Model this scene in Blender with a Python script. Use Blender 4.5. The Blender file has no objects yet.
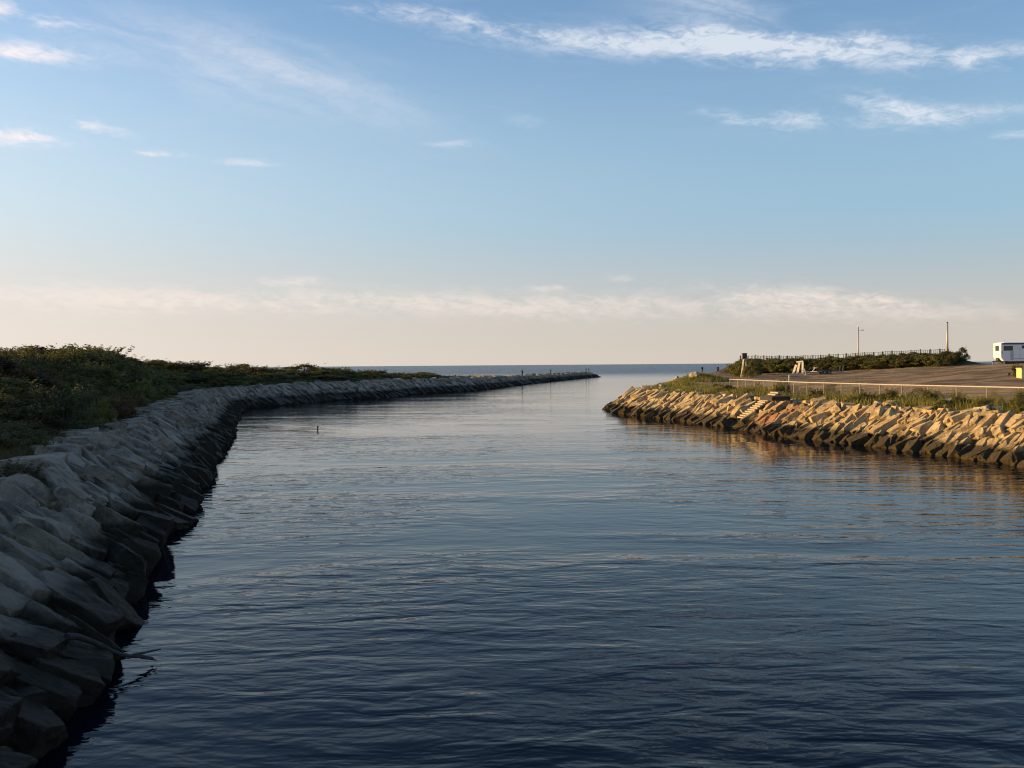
import bpy, bmesh, math, random
import numpy as np
from mathutils import Vector, Matrix, noise as mnoise

scene = bpy.context.scene
col = scene.collection
R = math.radians
random.seed(11)
rng = np.random.default_rng(7)

# ------------------------------------------------------------------ camera
H, F = 5.5, 1000.0
PITCH, ROLL = math.atan(19 / F), 0.0076
cam_d = bpy.data.cameras.new('camera')
cam_d.sensor_width = 36.0
cam_d.lens = 36.0 * F / 1024.0
cam_d.clip_start, cam_d.clip_end = 0.1, 90000.0
cam = bpy.data.objects.new('camera', cam_d)
CAM_M = Matrix.Translation((0, 0, H)) @ Matrix.Rotation(math.pi / 2 - PITCH, 4, 'X') @ Matrix.Rotation(-ROLL, 4, 'Z')
cam.matrix_world = CAM_M
col.objects.link(cam)
scene.camera = cam

# ------------------------------------------------------------------ light
SUN_AZ, SUN_EL = -78.0, 9.0           # degrees: azimuth from +Y towards +X, elevation
world = bpy.data.worlds.new("World")
scene.world = world
world.use_nodes = True
sun_d = bpy.data.lights.new('sun', 'SUN')
sun_d.energy = 5.0
sun_d.angle = R(0.55)
sun_d.color = (1.0, 0.64, 0.25)
sun = bpy.data.objects.new('sun', sun_d)
sdir = Vector((math.sin(R(SUN_AZ)) * math.cos(R(SUN_EL)), math.cos(R(SUN_AZ)) * math.cos(R(SUN_EL)), math.sin(R(SUN_EL))))
sun.rotation_euler = sdir.to_track_quat('Z', 'Y').to_euler()
sun.location = (-60, 0, 40)
col.objects.link(sun)
vs = scene.view_settings
vs.view_transform = 'Standard'
vs.look = 'None'
vs.gamma = 1.0
vs.use_curve_mapping = False
vs.exposure = 0.82
SKY_STRENGTH = 0.15
scene.cycles.use_denoising = True
scene.cycles.filter_width = 1.15
scene.cycles.max_bounces = 6
scene.cycles.transparent_max_bounces = 4


class G:
    """small node-graph helper"""
    def __init__(self, tree):
        self.t = tree
    def n(self, typ, **kw):
        nd = self.t.nodes.new(typ)
        for k, v in kw.items():
            setattr(nd, k, v)
        return nd
    def put(self, sock, v):
        if isinstance(v, bpy.types.NodeSocket):
            self.t.links.new(v, sock)
        elif v is not None:
            sock.default_value = v
    def m(self, op, a, b=None, c=None, clamp=False):
        nd = self.n('ShaderNodeMath', operation=op, use_clamp=clamp)
        self.put(nd.inputs[0], a)
        if b is not None: self.put(nd.inputs[1], b)
        if c is not None: self.put(nd.inputs[2], c)
        return nd.outputs[0]
    def ss(self, v, a, b, lo=0.0, hi=1.0):
        nd = self.n('ShaderNodeMapRange', interpolation_type='SMOOTHSTEP')
        self.put(nd.inputs[0], v)
        for i, x in enumerate((a, b, lo, hi)): nd.inputs[i + 1].default_value = x
        return nd.outputs[0]
    def mix(self, f, a, b, blend='MIX'):
        nd = self.n('ShaderNodeMix', data_type='RGBA', blend_type=blend)
        self.put(nd.inputs[0], f)
        self.put(nd.inputs[6], a if isinstance(a, bpy.types.NodeSocket) else (*a, 1))
        self.put(nd.inputs[7], b if isinstance(b, bpy.types.NodeSocket) else (*b, 1))
        return nd.outputs[2]
    def noise(self, vec, scale, detail=4, rough=0.55, dist=0.0):
        nd = self.n('ShaderNodeTexNoise')
        self.put(nd.inputs['Vector'], vec)
        nd.inputs['Scale'].default_value = scale
        nd.inputs['Detail'].default_value = detail
        nd.inputs['Roughness'].default_value = rough
        nd.inputs['Distortion'].default_value = dist
        return nd.outputs['Fac']
    def comb(self, x, y, z):
        nd = self.n('ShaderNodeCombineXYZ')
        for i, v in enumerate((x, y, z)): self.put(nd.inputs[i], v)
        return nd.outputs[0]
    def sep(self, v):
        nd = self.n('ShaderNodeSeparateXYZ')
        self.put(nd.inputs[0], v)
        return nd.outputs


# ------------------------------------------------------------------ sky with thin cirrus
def pix_dir(u, v):
    d = CAM_M.to_3x3() @ Vector(((u - 512) / F, (384 - v) / F, -1))
    return d.normalized()

def build_world():
    g = G(world.node_tree)
    world.node_tree.nodes.clear()
    out = g.n('ShaderNodeOutputWorld')
    bg = g.n('ShaderNodeBackground')
    bg.inputs['Strength'].default_value = SKY_STRENGTH
    g.t.links.new(bg.outputs[0], out.inputs[0])
    sky = g.n('ShaderNodeTexSky', sky_type='NISHITA')
    sky.sun_disc = False
    sky.sun_elevation = R(SUN_EL)
    sky.sun_rotation = R(SUN_AZ)
    sky.altitude = 5
    sky.air_density = 1.0
    sky.dust_density = 1.1
    sky.ozone_density = 2.2
    tc = g.n('ShaderNodeTexCoord')
    x, y, z = g.sep(tc.outputs['Generated'])
    az = g.m('ARCTAN2', x, y)
    el = g.m('ARCSINE', z)
    def ae(u, v):
        d = pix_dir(u, v)
        return math.atan2(d.x, d.y), math.asin(d.z)
    # domain warp gives the wisps their ragged edges
    base = g.comb(g.m('MULTIPLY', az, 1.0), g.m('MULTIPLY', el, 2.6), 0.0)
    w1 = g.m('SUBTRACT', g.noise(base, 9.0, 5, 0.6), 0.5)
    fine = g.noise(g.comb(g.m('MULTIPLY', az, 22.0), g.m('ADD', g.m('MULTIPLY', el, 85.0), g.m('MULTIPLY', az, 14.0)), 0.0), 1.0, 7, 0.62, 0.6)
    fine2 = g.noise(g.comb(g.m('MULTIPLY', az, 60.0), g.m('MULTIPLY', el, 150.0), 3.0), 1.0, 6, 0.6, 1.0)
    broad = g.noise(g.comb(g.m('MULTIPLY', az, 7.0), g.m('MULTIPLY', el, 40.0), 7.0), 1.0, 6, 0.6, 0.4)
    mixn = g.m('ADD', g.m('MULTIPLY', fine, 0.68), g.m('MULTIPLY', fine2, 0.32))
    elw = g.m('ADD', el, g.m('MULTIPLY', w1, 0.016))
    azw = g.m('ADD', az, g.m('MULTIPLY', w1, 0.05))
    strokes = [  # u0, v0, u1, v1, half width px, strength, softness of the texture threshold
        (330, 0, 560, 34, 10, .55, .45), (520, 38, 800, 46, 14, .95, .35), (690, 40, 960, 58, 13, .85, .38),
        (930, 60, 1040, 54, 9, .6, .42), (790, 34, 905, 40, 6, .6, .42), (640, 0, 800, 30, 30, .45, .5), (720, 62, 790, 66, 6, .4, .45),
        (760, 122, 825, 118, 11, .6, .4), (835, 100, 930, 112, 13, .6, .42), (860, 120, 1010, 110, 10, .75, .36), (690, 110, 775, 124, 7, .4, .46),
        (985, 138, 1040, 134, 6, .5, .42),
        (-30, 46, 74, 56, 10, .7, .34), (-30, 8, 12, 10, 8, .6, .4), (25, 18, 85, 28, 7, .45, .42),
        (-20, 134, 60, 140, 9, .6, .4), (70, 122, 130, 134, 8, .5, .44), (130, 152, 180, 156, 4, .4, .44),
        (215, 162, 280, 164, 5, .28, .46), (60, 10, 330, 105, 34, .26, .42), (215, 34, 420, 118, 26, .32, .44),
        (430, 143, 475, 145, 4, .35, .4), (500, 120, 540, 122, 9, .18, .4),
        (262, 280, 325, 284, 5, .45, .4), (530, 288, 570, 290, 4, .35, .4), (608, 277, 632, 280, 5, .25, .42),
        (700, 292, 860, 300, 14, .5, .4), (840, 298, 940, 302, 8, .4, .42), (-40, 296, 300, 302, 16, .45, .36), (280, 300, 720, 308, 16, .45, .38),
        (700, 310, 1060, 314, 12, .3, .4),
    ]
    total = None
    for (u0, v0, u1, v1, hw, st, th) in strokes:
        a0, e0 = ae(u0, v0); a1, e1 = ae(u1, v1)
        ca, ce = (a0 + a1) / 2, (e0 + e1) / 2
        L = math.hypot(a1 - a0, e1 - e0) / 2
        ang = math.atan2(e1 - e0, a1 - a0)
        c, s = math.cos(ang), math.sin(ang)
        da = g.m('SUBTRACT', azw, ca); de = g.m('SUBTRACT', elw, ce)
        p = g.m('ADD', g.m('MULTIPLY', da, c / (L * 1.25)), g.m('MULTIPLY', de, s / (L * 1.25)))
        q = g.m('ADD', g.m('MULTIPLY', da, -s / (hw * 0.95 / F)), g.m('MULTIPLY', de, c / (hw * 0.95 / F)))
        r = g.m('ADD', g.m('MULTIPLY', p, p), g.m('MULTIPLY', q, q))
        fall = g.m('POWER', 2.71828, g.m('MULTIPLY', r, -1.3))
        lp = g.m('ADD', g.m('MULTIPLY', da, c), g.m('MULTIPLY', de, s)); lq = g.m('ADD', g.m('MULTIPLY', da, -s), g.m('MULTIPLY', de, c))
        veilish = hw >= 25
        if veilish:
            fib = g.noise(g.comb(g.m('MULTIPLY', lp, 7.0), g.m('MULTIPLY', lq, 42.0), u0 * .01), 1.0, 4, 0.55, 0.5)
            tex = g.ss(g.m('ADD', fib, g.m('MULTIPLY', fall, .12)), .34, .74)
        else:
            tex = g.ss(g.m('ADD', mixn, g.m('MULTIPLY', fall, 0.17)), th + .03, th + 0.34)
        val = g.m('MULTIPLY', g.m('MULTIPLY', fall, tex), min(1.0, st * (1.6 if u1 < 300 else 1.15)))
        total = val if total is None else g.m('ADD', total, val)
    # faint veil high up, and a low band of haze-cloud above the sea
    veil = g.m('MULTIPLY', g.ss(broad, 0.45, 0.8), g.m('MULTIPLY', g.ss(el, 0.12, 0.4), 0.12))
    total = g.m('MULTIPLY', total, g.ss(fine2, .3, .66, .75, 1.15))
    total = g.m('ADD', total, veil, clamp=True)
    # air near the sun's side is paler
    toward = g.ss(az, -1.3, 0.9, 1.0, 0.0)
    low = g.ss(el, 0.0, 0.16, 1.0, 0.0)
    skyc = g.mix(g.ss(el, 0.03, 0.36, 0.80, 0.0), sky.outputs[0], (1.08, 1.70, 2.36))
    skyc = g.mix(g.ss(el, 0.13, 0.55, 0.0, 0.55), skyc, (0.36, 0.82, 1.85))
    skyc = g.mix(g.ss(el, 0.0, 0.15, 0.95, 0.0), skyc, HAZE_SKY)
    pale = g.m('MULTIPLY', g.m('MULTIPLY', toward, toward), g.ss(el, 0.0, 0.36, 0.78, 0.0))
    skyc = g.mix(pale, skyc, PALE_SKY)
    cc = g.mix(g.ss(el, 0.04, 0.2), CLOUD_LOW, g.mix(g.ss(az, -.5, .1, 1.0, 0.0), CLOUD_HIGH, (3.9, 3.55, 3.6)))
    final = g.mix(g.m('MULTIPLY', total, 0.85, clamp=True), skyc, cc)
    g.put(bg.inputs['Color'], final)

HAZE_SKY = (2.42, 2.14, 1.82)
PALE_SKY = (4.8, 4.2, 3.75)
CLOUD_LOW = (3.9, 3.3, 2.9)
CLOUD_HIGH = (2.9, 3.1, 3.4)
build_world()


# ------------------------------------------------------------------ helpers
def ray(u, v):
    return CAM_M.translation, pix_dir(u, v)

def on_z(u, v, z):
    o, d = ray(u, v)
    t = (z - o.z) / d.z
    return o + d * t

def on_y(u, v, Y):
    o, d = ray(u, v)
    t = (Y - o.y) / d.y
    return o + d * t

def project(p):
    q = CAM_M.inverted() @ Vector(p)
    if q.z > -0.1: return None
    return 512 + F * q.x / -q.z, 384 - F * q.y / -q.z, -q.z

def tag(o, label=None, cat=None, group=None, kind=None):
    if label: o['label'] = label
    if cat: o['category'] = cat
    if group: o['group'] = group
    if kind: o['kind'] = kind
    return o

def empty(name, loc, rz=0.0):
    o = bpy.data.objects.new(name, None)
    o.location = loc
    o.rotation_euler = (0, 0, rz)
    o.empty_display_size = 0.2
    col.objects.link(o)
    return o

def link_mesh(name, me, mat, parent=None):
    me.name = name
    o = bpy.data.objects.new(name, me)
    if mat is not None:
        for m in (mat if isinstance(mat, (list, tuple)) else [mat]): me.materials.append(m)
    if parent is not None: o.parent = parent
    col.objects.link(o)
    return o

def bm_obj(name, bm, mat, parent=None, smooth=False):
    me = bpy.data.meshes.new(name)
    bmesh.ops.recalc_face_normals(bm, faces=bm.faces[:])
    bm.to_mesh(me)
    bm.free()
    if smooth:
        me.polygons.foreach_set('use_smooth', [True] * len(me.polygons))
    return link_mesh(name, me, mat, parent)

def py_obj(name, verts, faces, mat, parent=None, smooth=False):
    me = bpy.data.meshes.new(name)
    me.from_pydata([tuple(v) for v in verts], [], [tuple(f) for f in faces])
    me.update()
    if smooth:
        me.polygons.foreach_set('use_smooth', [True] * len(me.polygons))
    return link_mesh(name, me, mat, parent)

def add_box(bm, c, s, rot=None, bev=0.0):
    r = bmesh.ops.create_cube(bm, size=1.0)
    vs_ = r['verts']
    M = Matrix.Translation(c) @ (rot.to_4x4() if rot is not None else Matrix.Identity(4)) @ Matrix.Diagonal((*s, 1))
    bmesh.ops.transform(bm, matrix=M, verts=vs_)
    if bev > 0:
        es = list({e for v in vs_ for e in v.link_edges})
        bmesh.ops.bevel(bm, geom=es, offset=bev, segments=2, profile=0.5, affect='EDGES', clamp_overlap=True)

def add_bar(bm, a, b, w, h=None, up=Vector((0, 0, 1))):
    a, b = Vector(a), Vector(b)
    d = b - a
    z = d.normalized()
    x = up.cross(z)
    if x.length < 1e-4: x = Vector((1, 0, 0)).cross(z)
    x.normalize()
    y = z.cross(x)
    rot = Matrix((x, y, z)).transposed()
    add_box(bm, (a + b) / 2, (w, h or w, d.length), rot)

def add_tube(bm, a, b, r0, r1=None, seg=10):
    a, b = Vector(a), Vector(b)
    d = b - a
    rot = d.to_track_quat('Z', 'Y').to_matrix().to_4x4()
    bmesh.ops.create_cone(bm, cap_ends=True, segments=seg, radius1=r0, radius2=r0 if r1 is None else r1, depth=d.length,
                          matrix=Matrix.Translation((a + b) / 2) @ rot)

def ORD(n):
    ones = ['', 'first', 'second', 'third', 'fourth', 'fifth', 'sixth', 'seventh', 'eighth', 'ninth', 'tenth', 'eleventh', 'twelfth',
            'thirteenth', 'fourteenth', 'fifteenth', 'sixteenth', 'seventeenth', 'eighteenth', 'nineteenth']
    if n < 20: return ones[n]
    tens = ['', '', 'twenti', 'thirti', 'forti', 'fifti', 'sixti', 'seventi', 'eighti', 'nineti']
    if n >= 100: return 'hundred-and-' + (ORD(n - 100) if n > 100 else 'first')
    t, o = divmod(n, 10)
    return tens[t] + 'eth' if o == 0 else tens[t][:-1] + 'y-' + ones[o]


# ------------------------------------------------------------------ materials
def mat(name, color, rough=0.7, metallic=0.0, vary=0.25, scale=6.0, bump=0.2, bscale=40.0, ior=None):
    m = bpy.data.materials.new(name)
    m.use_nodes = True
    g = G(m.node_tree)
    b = m.node_tree.nodes['Principled BSDF']
    tc = g.n('ShaderNodeTexCoord')
    n1 = g.noise(tc.outputs['Object'], scale, 5, 0.6)
    dark = tuple(c * (1 - vary) for c in color); lite = tuple(min(1, c * (1 + vary)) for c in color)
    g.put(b.inputs['Base Color'], g.mix(g.ss(n1, 0.3, 0.7), dark, lite))
    b.inputs['Roughness'].default_value = rough
    b.inputs['Metallic'].default_value = metallic
    if bump > 0:
        bn = g.n('ShaderNodeBump')
        bn.inputs['Strength'].default_value = bump
        bn.inputs['Distance'].default_value = 0.02
        g.put(bn.inputs['Height'], g.noise(tc.outputs['Object'], bscale, 4, 0.6))
        g.put(b.inputs['Normal'], bn.outputs[0])
    return m

def rock_mat(name, base, tint, orange=0.0, tide=0.52):
    """quarried granite: speckle, lichen, weathering and a tidal band of dark weed that follows the water level"""
    m = bpy.data.materials.new(name)
    m.use_nodes = True
    g = G(m.node_tree)
    b = m.node_tree.nodes['Principled BSDF']
    geo = g.n('ShaderNodeNewGeometry')
    P = geo.outputs['Position']
    oi = g.n('ShaderNodeObjectInfo')
    isl = geo.outputs['Random Per Island']
    rnd = g.m('FRACT', g.m('ADD', oi.outputs['Random'], isl))
    c = g.mix(rnd, base, tint)
    big = g.noise(P, 0.9, 5, 0.62, 0.3)
    c = g.mix(g.ss(big, 0.42, 0.68), c, tuple(x * 0.45 for x in base))
    c = g.mix(g.m('MULTIPLY', g.ss(g.noise(P, 2.6, 6, 0.7), 0.52, 0.7), 0.55), c, tuple(min(1, x * 1.35) for x in tint))
    spk = g.noise(P, 60, 2, 0.7)
    c = g.mix(g.m('MULTIPLY', g.ss(spk, 0.52, 0.66), 0.5), c, tuple(x * 0.4 for x in base))
    if orange:
        c = g.mix(g.m('MULTIPLY', g.ss(g.noise(P, 0.55, 5, 0.6), 0.34, 0.56), orange), c, (0.38, 0.17, 0.06))
    z = g.sep(P)[2]
    edge = g.m('ADD', z, g.m('MULTIPLY', g.m('SUBTRACT', g.noise(P, 0.8, 6, 0.65), 0.5), 0.7))
    weed = g.ss(edge, tide - .12, tide + .12, 1.0, 0.0)
    wcol = g.mix(g.ss(g.noise(P, 3.0, 5, 0.7), 0.4, 0.7), (0.008, 0.008, 0.006), (0.040, 0.037, 0.019) if tide < .9 else (0.016, 0.016, 0.011))
    c = g.mix(weed, c, wcol)
    damp = g.m('MULTIPLY', g.ss(edge, tide + .06, tide + .45, 1.0, 0.0), 0.45)
    c = g.mix(damp, c, tuple(x * 0.3 for x in base))
    g.put(b.inputs['Base Color'], c)
    g.put(b.inputs['Roughness'], g.m('SUBTRACT', 0.88, g.m('MULTIPLY', weed, 0.3)))
    g.put(b.inputs['Specular IOR Level'], g.m('SUBTRACT', 0.22, g.m('MULTIPLY', weed, 0.17)))
    hgt = g.m('ADD', g.m('MULTIPLY', g.noise(P, 5.0, 8, 0.68), 1.0), g.m('MULTIPLY', g.noise(P, 38.0, 4, 0.7), 0.22))
    bn = g.n('ShaderNodeBump')
    bn.inputs['Strength'].default_value = 0.9
    bn.inputs['Distance'].default_value = 0.15
    g.put(bn.inputs['Height'], hgt)
    g.put(b.inputs['Normal'], bn.outputs[0])
    return m

def leaf_mat(name, c1, c2, c3=None):
    m = bpy.data.materials.new(name)
    m.use_nodes = True
    g = G(m.node_tree)
    nt = m.node_tree
    nt.nodes.clear()
    out = g.n('ShaderNodeOutputMaterial')
    geo = g.n('ShaderNodeNewGeometry')
    oi = g.n('ShaderNodeObjectInfo')
    c = g.mix(geo.outputs['Random Per Island'], c1, c2)
    clump = g.noise(geo.outputs['Position'], 1.1, 4, 0.6)
    c = g.mix(g.m('MULTIPLY', g.ss(clump, 0.4, 0.7), 0.75), c, c3 or tuple(x * 1.6 for x in c2))
    hs = g.n('ShaderNodeHueSaturation')
    g.put(hs.inputs['Value'], g.m('ADD', 0.75, g.m('MULTIPLY', oi.outputs['Random'], 0.5)))
    g.put(hs.inputs['Hue'], g.m('ADD', 0.485, g.m('MULTIPLY', oi.outputs['Random'], 0.03)))
    g.put(hs.inputs['Color'], c)
    d = g.n('ShaderNodeBsdfPrincipled')
    d.inputs['Roughness'].default_value = 0.65
    d.inputs['Specular IOR Level'].default_value = 0.2
    g.put(d.inputs['Base Color'], hs.outputs[0])
    t = g.n('ShaderNodeBsdfTranslucent')
    g.put(t.inputs['Color'], hs.outputs[0])
    mx = g.n('ShaderNodeMixShader')
    mx.inputs[0].default_value = 0.28
    nt.links.new(d.outputs[0], mx.inputs[1]); nt.links.new(t.outputs[0], mx.inputs[2])
    nt.links.new(mx.outputs[0], out.inputs[0])
    return m

M = {}
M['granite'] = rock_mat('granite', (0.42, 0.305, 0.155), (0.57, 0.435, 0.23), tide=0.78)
M['granite_shaded'] = rock_mat('granite_shaded', (0.245, 0.195, 0.140), (0.38, 0.31, 0.225), tide=1.22)  # same granite with the left bank's shade put into its colour
M['granite_orange'] = rock_mat('granite_rust_stained', (0.36, 0.26, 0.16), (0.42, 0.30, 0.18), orange=0.62)
M['granite_pale'] = rock_mat('granite_pale', (0.50, 0.44, 0.33), (0.56, 0.50, 0.38))
M['leaf_dark'] = leaf_mat('leaf_dark', (0.072, 0.072, 0.018), (0.118, 0.110, 0.030), (0.175, 0.155, 0.050))
M['leaf_olive'] = leaf_mat('leaf_olive', (0.095, 0.096, 0.022), (0.15, 0.145, 0.034), (0.21, 0.19, 0.052))
M['leaf_pale'] = leaf_mat('leaf_pale', (0.075, 0.085, 0.040), (0.105, 0.115, 0.052), (0.13, 0.135, 0.062))
M['leaf_yellow'] = leaf_mat('leaf_yellow', (0.12, 0.115, 0.025), (0.17, 0.15, 0.03), (0.20, 0.18, 0.05))
M['leaf_red'] = leaf_mat('leaf_red', (0.12, 0.065, 0.032), (0.17, 0.09, 0.045), (0.06, 0.05, 0.02))
M['leaf_brown'] = leaf_mat('leaf_brown', (0.05, 0.036, 0.016), (0.085, 0.06, 0.026), (0.11, 0.082, 0.04))
M['grass'] = leaf_mat('grass', (0.10, 0.105, 0.018), (0.19, 0.175, 0.035), (0.30, 0.235, 0.07))
M['grass_dry'] = leaf_mat('grass_dry', (0.13, 0.10, 0.034), (0.20, 0.15, 0.055), (0.12, 0.115, 0.034))
M['bark'] = mat('bark', (0.06, 0.045, 0.032), 0.9, vary=0.35, scale=14)
M['old_timber'] = mat('old_timber', (0.028, 0.022, 0.019), 0.85, vary=0.4, scale=9)
M['step_timber'] = mat('step_timber', (0.36, 0.285, 0.18), 0.8, vary=0.22, scale=5)
M['stringer'] = mat('stringer_timber', (0.11, 0.08, 0.05), 0.85, vary=0.3)
M['galv'] = mat('galvanised_steel', (0.40, 0.36, 0.30), 0.55, 0.25, vary=0.15)
M['galv_dull'] = mat('dull_steel', (0.24, 0.21, 0.17), 0.65, 0.3, vary=0.2)
M['white_paint'] = mat('white_paint', (0.80, 0.79, 0.76), 0.55, vary=0.06, scale=2, bump=0.05)
M['pale_timber'] = mat('pale_timber', (0.62, 0.55, 0.44), 0.75, vary=0.2, scale=6)
M['picket'] = mat('weathered_picket', (0.10, 0.085, 0.065), 0.9, vary=0.3)
M['black'] = mat('dark_paint', (0.022, 0.022, 0.024), 0.55, vary=0.2)
M['rubber'] = mat('tyre_rubber', (0.02, 0.02, 0.02), 0.8, vary=0.2)
M['navy'] = mat('navy_trim', (0.035, 0.045, 0.11), 0.5, vary=0.1)
M['glass'] = mat('window_glass', (0.02, 0.024, 0.03), 0.08, vary=0.1, bump=0)
M['rv_grey'] = mat('rv_panel', (0.72, 0.71, 0.70), 0.5, vary=0.05, scale=1.5, bump=0.04)
M['door_grey'] = mat('door_panel', (0.42, 0.42, 0.43), 0.5, vary=0.06)
M['yellow'] = mat('yellow_paint', (0.58, 0.50, 0.20), 0.6, vary=0.12, scale=3)
M['skin'] = mat('skin', (0.42, 0.26, 0.18), 0.6, vary=0.08, bump=0)
M['hair'] = mat('hair', (0.035, 0.025, 0.02), 0.7, vary=0.2)
M['jacket_navy'] = mat('navy_cloth', (0.025, 0.04, 0.085), 0.85, vary=0.2)
M['jacket_dark'] = mat('charcoal_cloth', (0.02, 0.02, 0.024), 0.85, vary=0.2)
M['jacket_green'] = mat('olive_cloth', (0.035, 0.04, 0.025), 0.85, vary=0.2)
M['trouser_dark'] = mat('dark_trousers', (0.018, 0.02, 0.026), 0.9, vary=0.2)
M['trouser_tan'] = mat('grey_trousers', (0.09, 0.085, 0.08), 0.9, vary=0.2)


def ground_mat(name):
    m = bpy.data.materials.new(name)
    m.use_nodes = True
    g = G(m.node_tree)
    b = m.node_tree.nodes['Principled BSDF']
    geo = g.n('ShaderNodeNewGeometry')
    P = geo.outputs['Position']
    at = g.n('ShaderNodeAttribute', attribute_name='gravel')
    soil = g.mix(g.ss(g.noise(P, 0.7, 6, 0.65), 0.35, 0.68), (0.035, 0.033, 0.016), (0.10, 0.085, 0.045))
    px, py, pz = g.sep(P)
    tracks = g.noise(g.comb(g.m('MULTIPLY', px, 0.17), g.m('MULTIPLY', py, 0.26), 0.0), 1.0, 5, 0.6, 0.5)
    grav = g.mix(g.ss(tracks, 0.4, 0.6), (0.125, 0.087, 0.047), (0.30, 0.212, 0.122))
    grav = g.mix(g.m('MULTIPLY', g.ss(g.noise(P, 3.5, 6, 0.75), 0.5, 0.72), 0.6), grav, (0.11, 0.085, 0.06))
    fac = g.ss(g.m('ADD', at.outputs['Fac'], g.m('MULTIPLY', g.m('SUBTRACT', g.noise(P, 0.5, 6, 0.7), 0.5), 0.9)), 0.4, 0.6)
    g.put(b.inputs['Base Color'], g.mix(fac, soil, grav))
    b.inputs['Roughness'].default_value = 0.95
    b.inputs['Specular IOR Level'].default_value = 0.1
    bn = g.n('ShaderNodeBump')
    bn.inputs['Strength'].default_value = 0.8
    bn.inputs['Distance'].default_value = 0.25
    g.put(bn.inputs['Height'], g.noise(P, 2.2, 7, 0.7))
    g.put(b.inputs['Normal'], bn.outputs[0])
    return m
M['ground'] = ground_mat('ground')


def water_mat():
    m = bpy.data.materials.new('sea_water')
    m.use_nodes = True
    g = G(m.node_tree)
    b = m.node_tree.nodes['Principled BSDF']
    geo = g.n('ShaderNodeNewGeometry')
    P = geo.outputs['Position']
    px, py, pz = g.sep(P)
    b.inputs['Base Color'].default_value = (0.0010, 0.0037, 0.0082, 1)
    b.inputs['IOR'].default_value = 1.33
    b.inputs['Specular IOR Level'].default_value = 0.13
    # the channel is sheltered, the sea beyond the jetty (y > ~380) is choppy
    sea = g.ss(py, 330, 700)
    mid = g.ss(py, 60, 300)
    far = g.ss(py, 500, 4000)
    g.put(b.inputs['Roughness'], g.m('ADD', g.m('ADD', 0.035, g.m('MULTIPLY', mid, 0.06)), g.m('MULTIPLY', sea, 0.16)))
    def w(sx, sy, rot, scale, det, dist=0.0):
        mp = g.n('ShaderNodeMapping')
        g.put(mp.inputs['Vector'], P)
        mp.inputs['Rotation'].default_value = (0, 0, R(rot))
        mp.inputs['Scale'].default_value = (sx, sy, 0.0)
        return g.noise(mp.outputs[0], scale, det, 0.5, dist)
    swell = w(0.5, 1.0, 14, 0.22, 2, 0.3)
    chop = w(0.45, 1.0, -10, 1.0, 3, 0.5)
    rip = w(0.65, 1.0, 22, 2.7, 3, 0.7)
    rip2 = w(0.8, 1.0, -28, 5.5, 2, 0.4)
    gust = g.ss(w(0.55, 1.1, 8, 0.075, 5, 0.9), 0.34, 0.66, 0.22, 1.10)
    h = g.m('MULTIPLY', swell, 0.22)
    h = g.m('ADD', h, g.m('MULTIPLY', chop, g.m('MULTIPLY', gust, 0.25)))
    mid_w = w(0.45, 1.0, 6, 1.7, 2, 0.4)
    h = g.m('ADD', h, g.m('MULTIPLY', mid_w, g.m('MULTIPLY', gust, 0.13)))
    h = g.m('ADD', h, g.m('MULTIPLY', rip, g.m('MULTIPLY', g.m('MULTIPLY', gust, g.ss(py, 18, 70, 1.0, 0.35)), 0.055)))
    h = g.m('ADD', h, g.m('MULTIPLY', rip2, g.m('MULTIPLY', gust, 0.009)))
    amp = g.m('ADD', g.ss(py, 12, 90, 0.29, 0.14), g.m('MULTIPLY', sea, 1.2))
    bn = g.n('ShaderNodeBump')
    bn.inputs['Strength'].default_value = 1.0
    bn.inputs['Distance'].default_value = 1.0
    g.put(bn.inputs['Height'], g.m('MULTIPLY', h, amp))
    g.put(b.inputs['Normal'], bn.outputs[0])
    return m
M['water'] = water_mat()


# ------------------------------------------------------------------ water
def build_water():
    S = 45000.0
    bm = bmesh.new()
    vs_ = [bm.verts.new(p) for p in ((-S, -400, 0), (S, -400, 0), (S, S, 0), (-S, S, 0))]
    bm.faces.new(vs_)
    o = bm_obj('water', bm, M['water'])
    tag(o, kind='structure')
build_water()


# ------------------------------------------------------------------ shorelines
def smooth_path(pts, step=1.0, it=40):
    P = np.array(pts, float)
    seg = np.r_[0, np.cumsum(np.linalg.norm(np.diff(P, axis=0), axis=1))]
    n = int(seg[-1] / step)
    t = np.linspace(0, seg[-1], n)
    Q = np.c_[np.interp(t, seg, P[:, 0]), np.interp(t, seg, P[:, 1])]
    for _ in range(it):
        Q[1:-1] = 0.25 * Q[:-2] + 0.5 * Q[1:-1] + 0.25 * Q[2:]
    return Q

def path_frame(Q):
    T = np.gradient(Q, axis=0)
    for _ in range(6):
        T[1:-1] = 0.25 * T[:-2] + 0.5 * T[1:-1] + 0.25 * T[2:]
    T /= np.linalg.norm(T, axis=1)[:, None]
    return T

pixL = [(56, 768), (70, 723), (92, 685), (126, 645), (138, 602), (153, 560), (186, 500), (204, 475), (226, 440), (232, 422), (238, 409),
        (286, 404.5), (337, 400), (393, 397), (419, 393.5), (474, 391), (520, 385), (567, 380), (598, 377.2)]
shoreL_pts = [(-4.6, -40), (-5.0, -10), (-5.6, 6)] + [tuple(on_z(u, v, 0).xy) for u, v in pixL]
L_path = smooth_path(shoreL_pts)
L_T = path_frame(L_path)
L_IN = np.c_[-L_T[:, 1], L_T[:, 0]]         # inland (left of travel)

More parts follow.
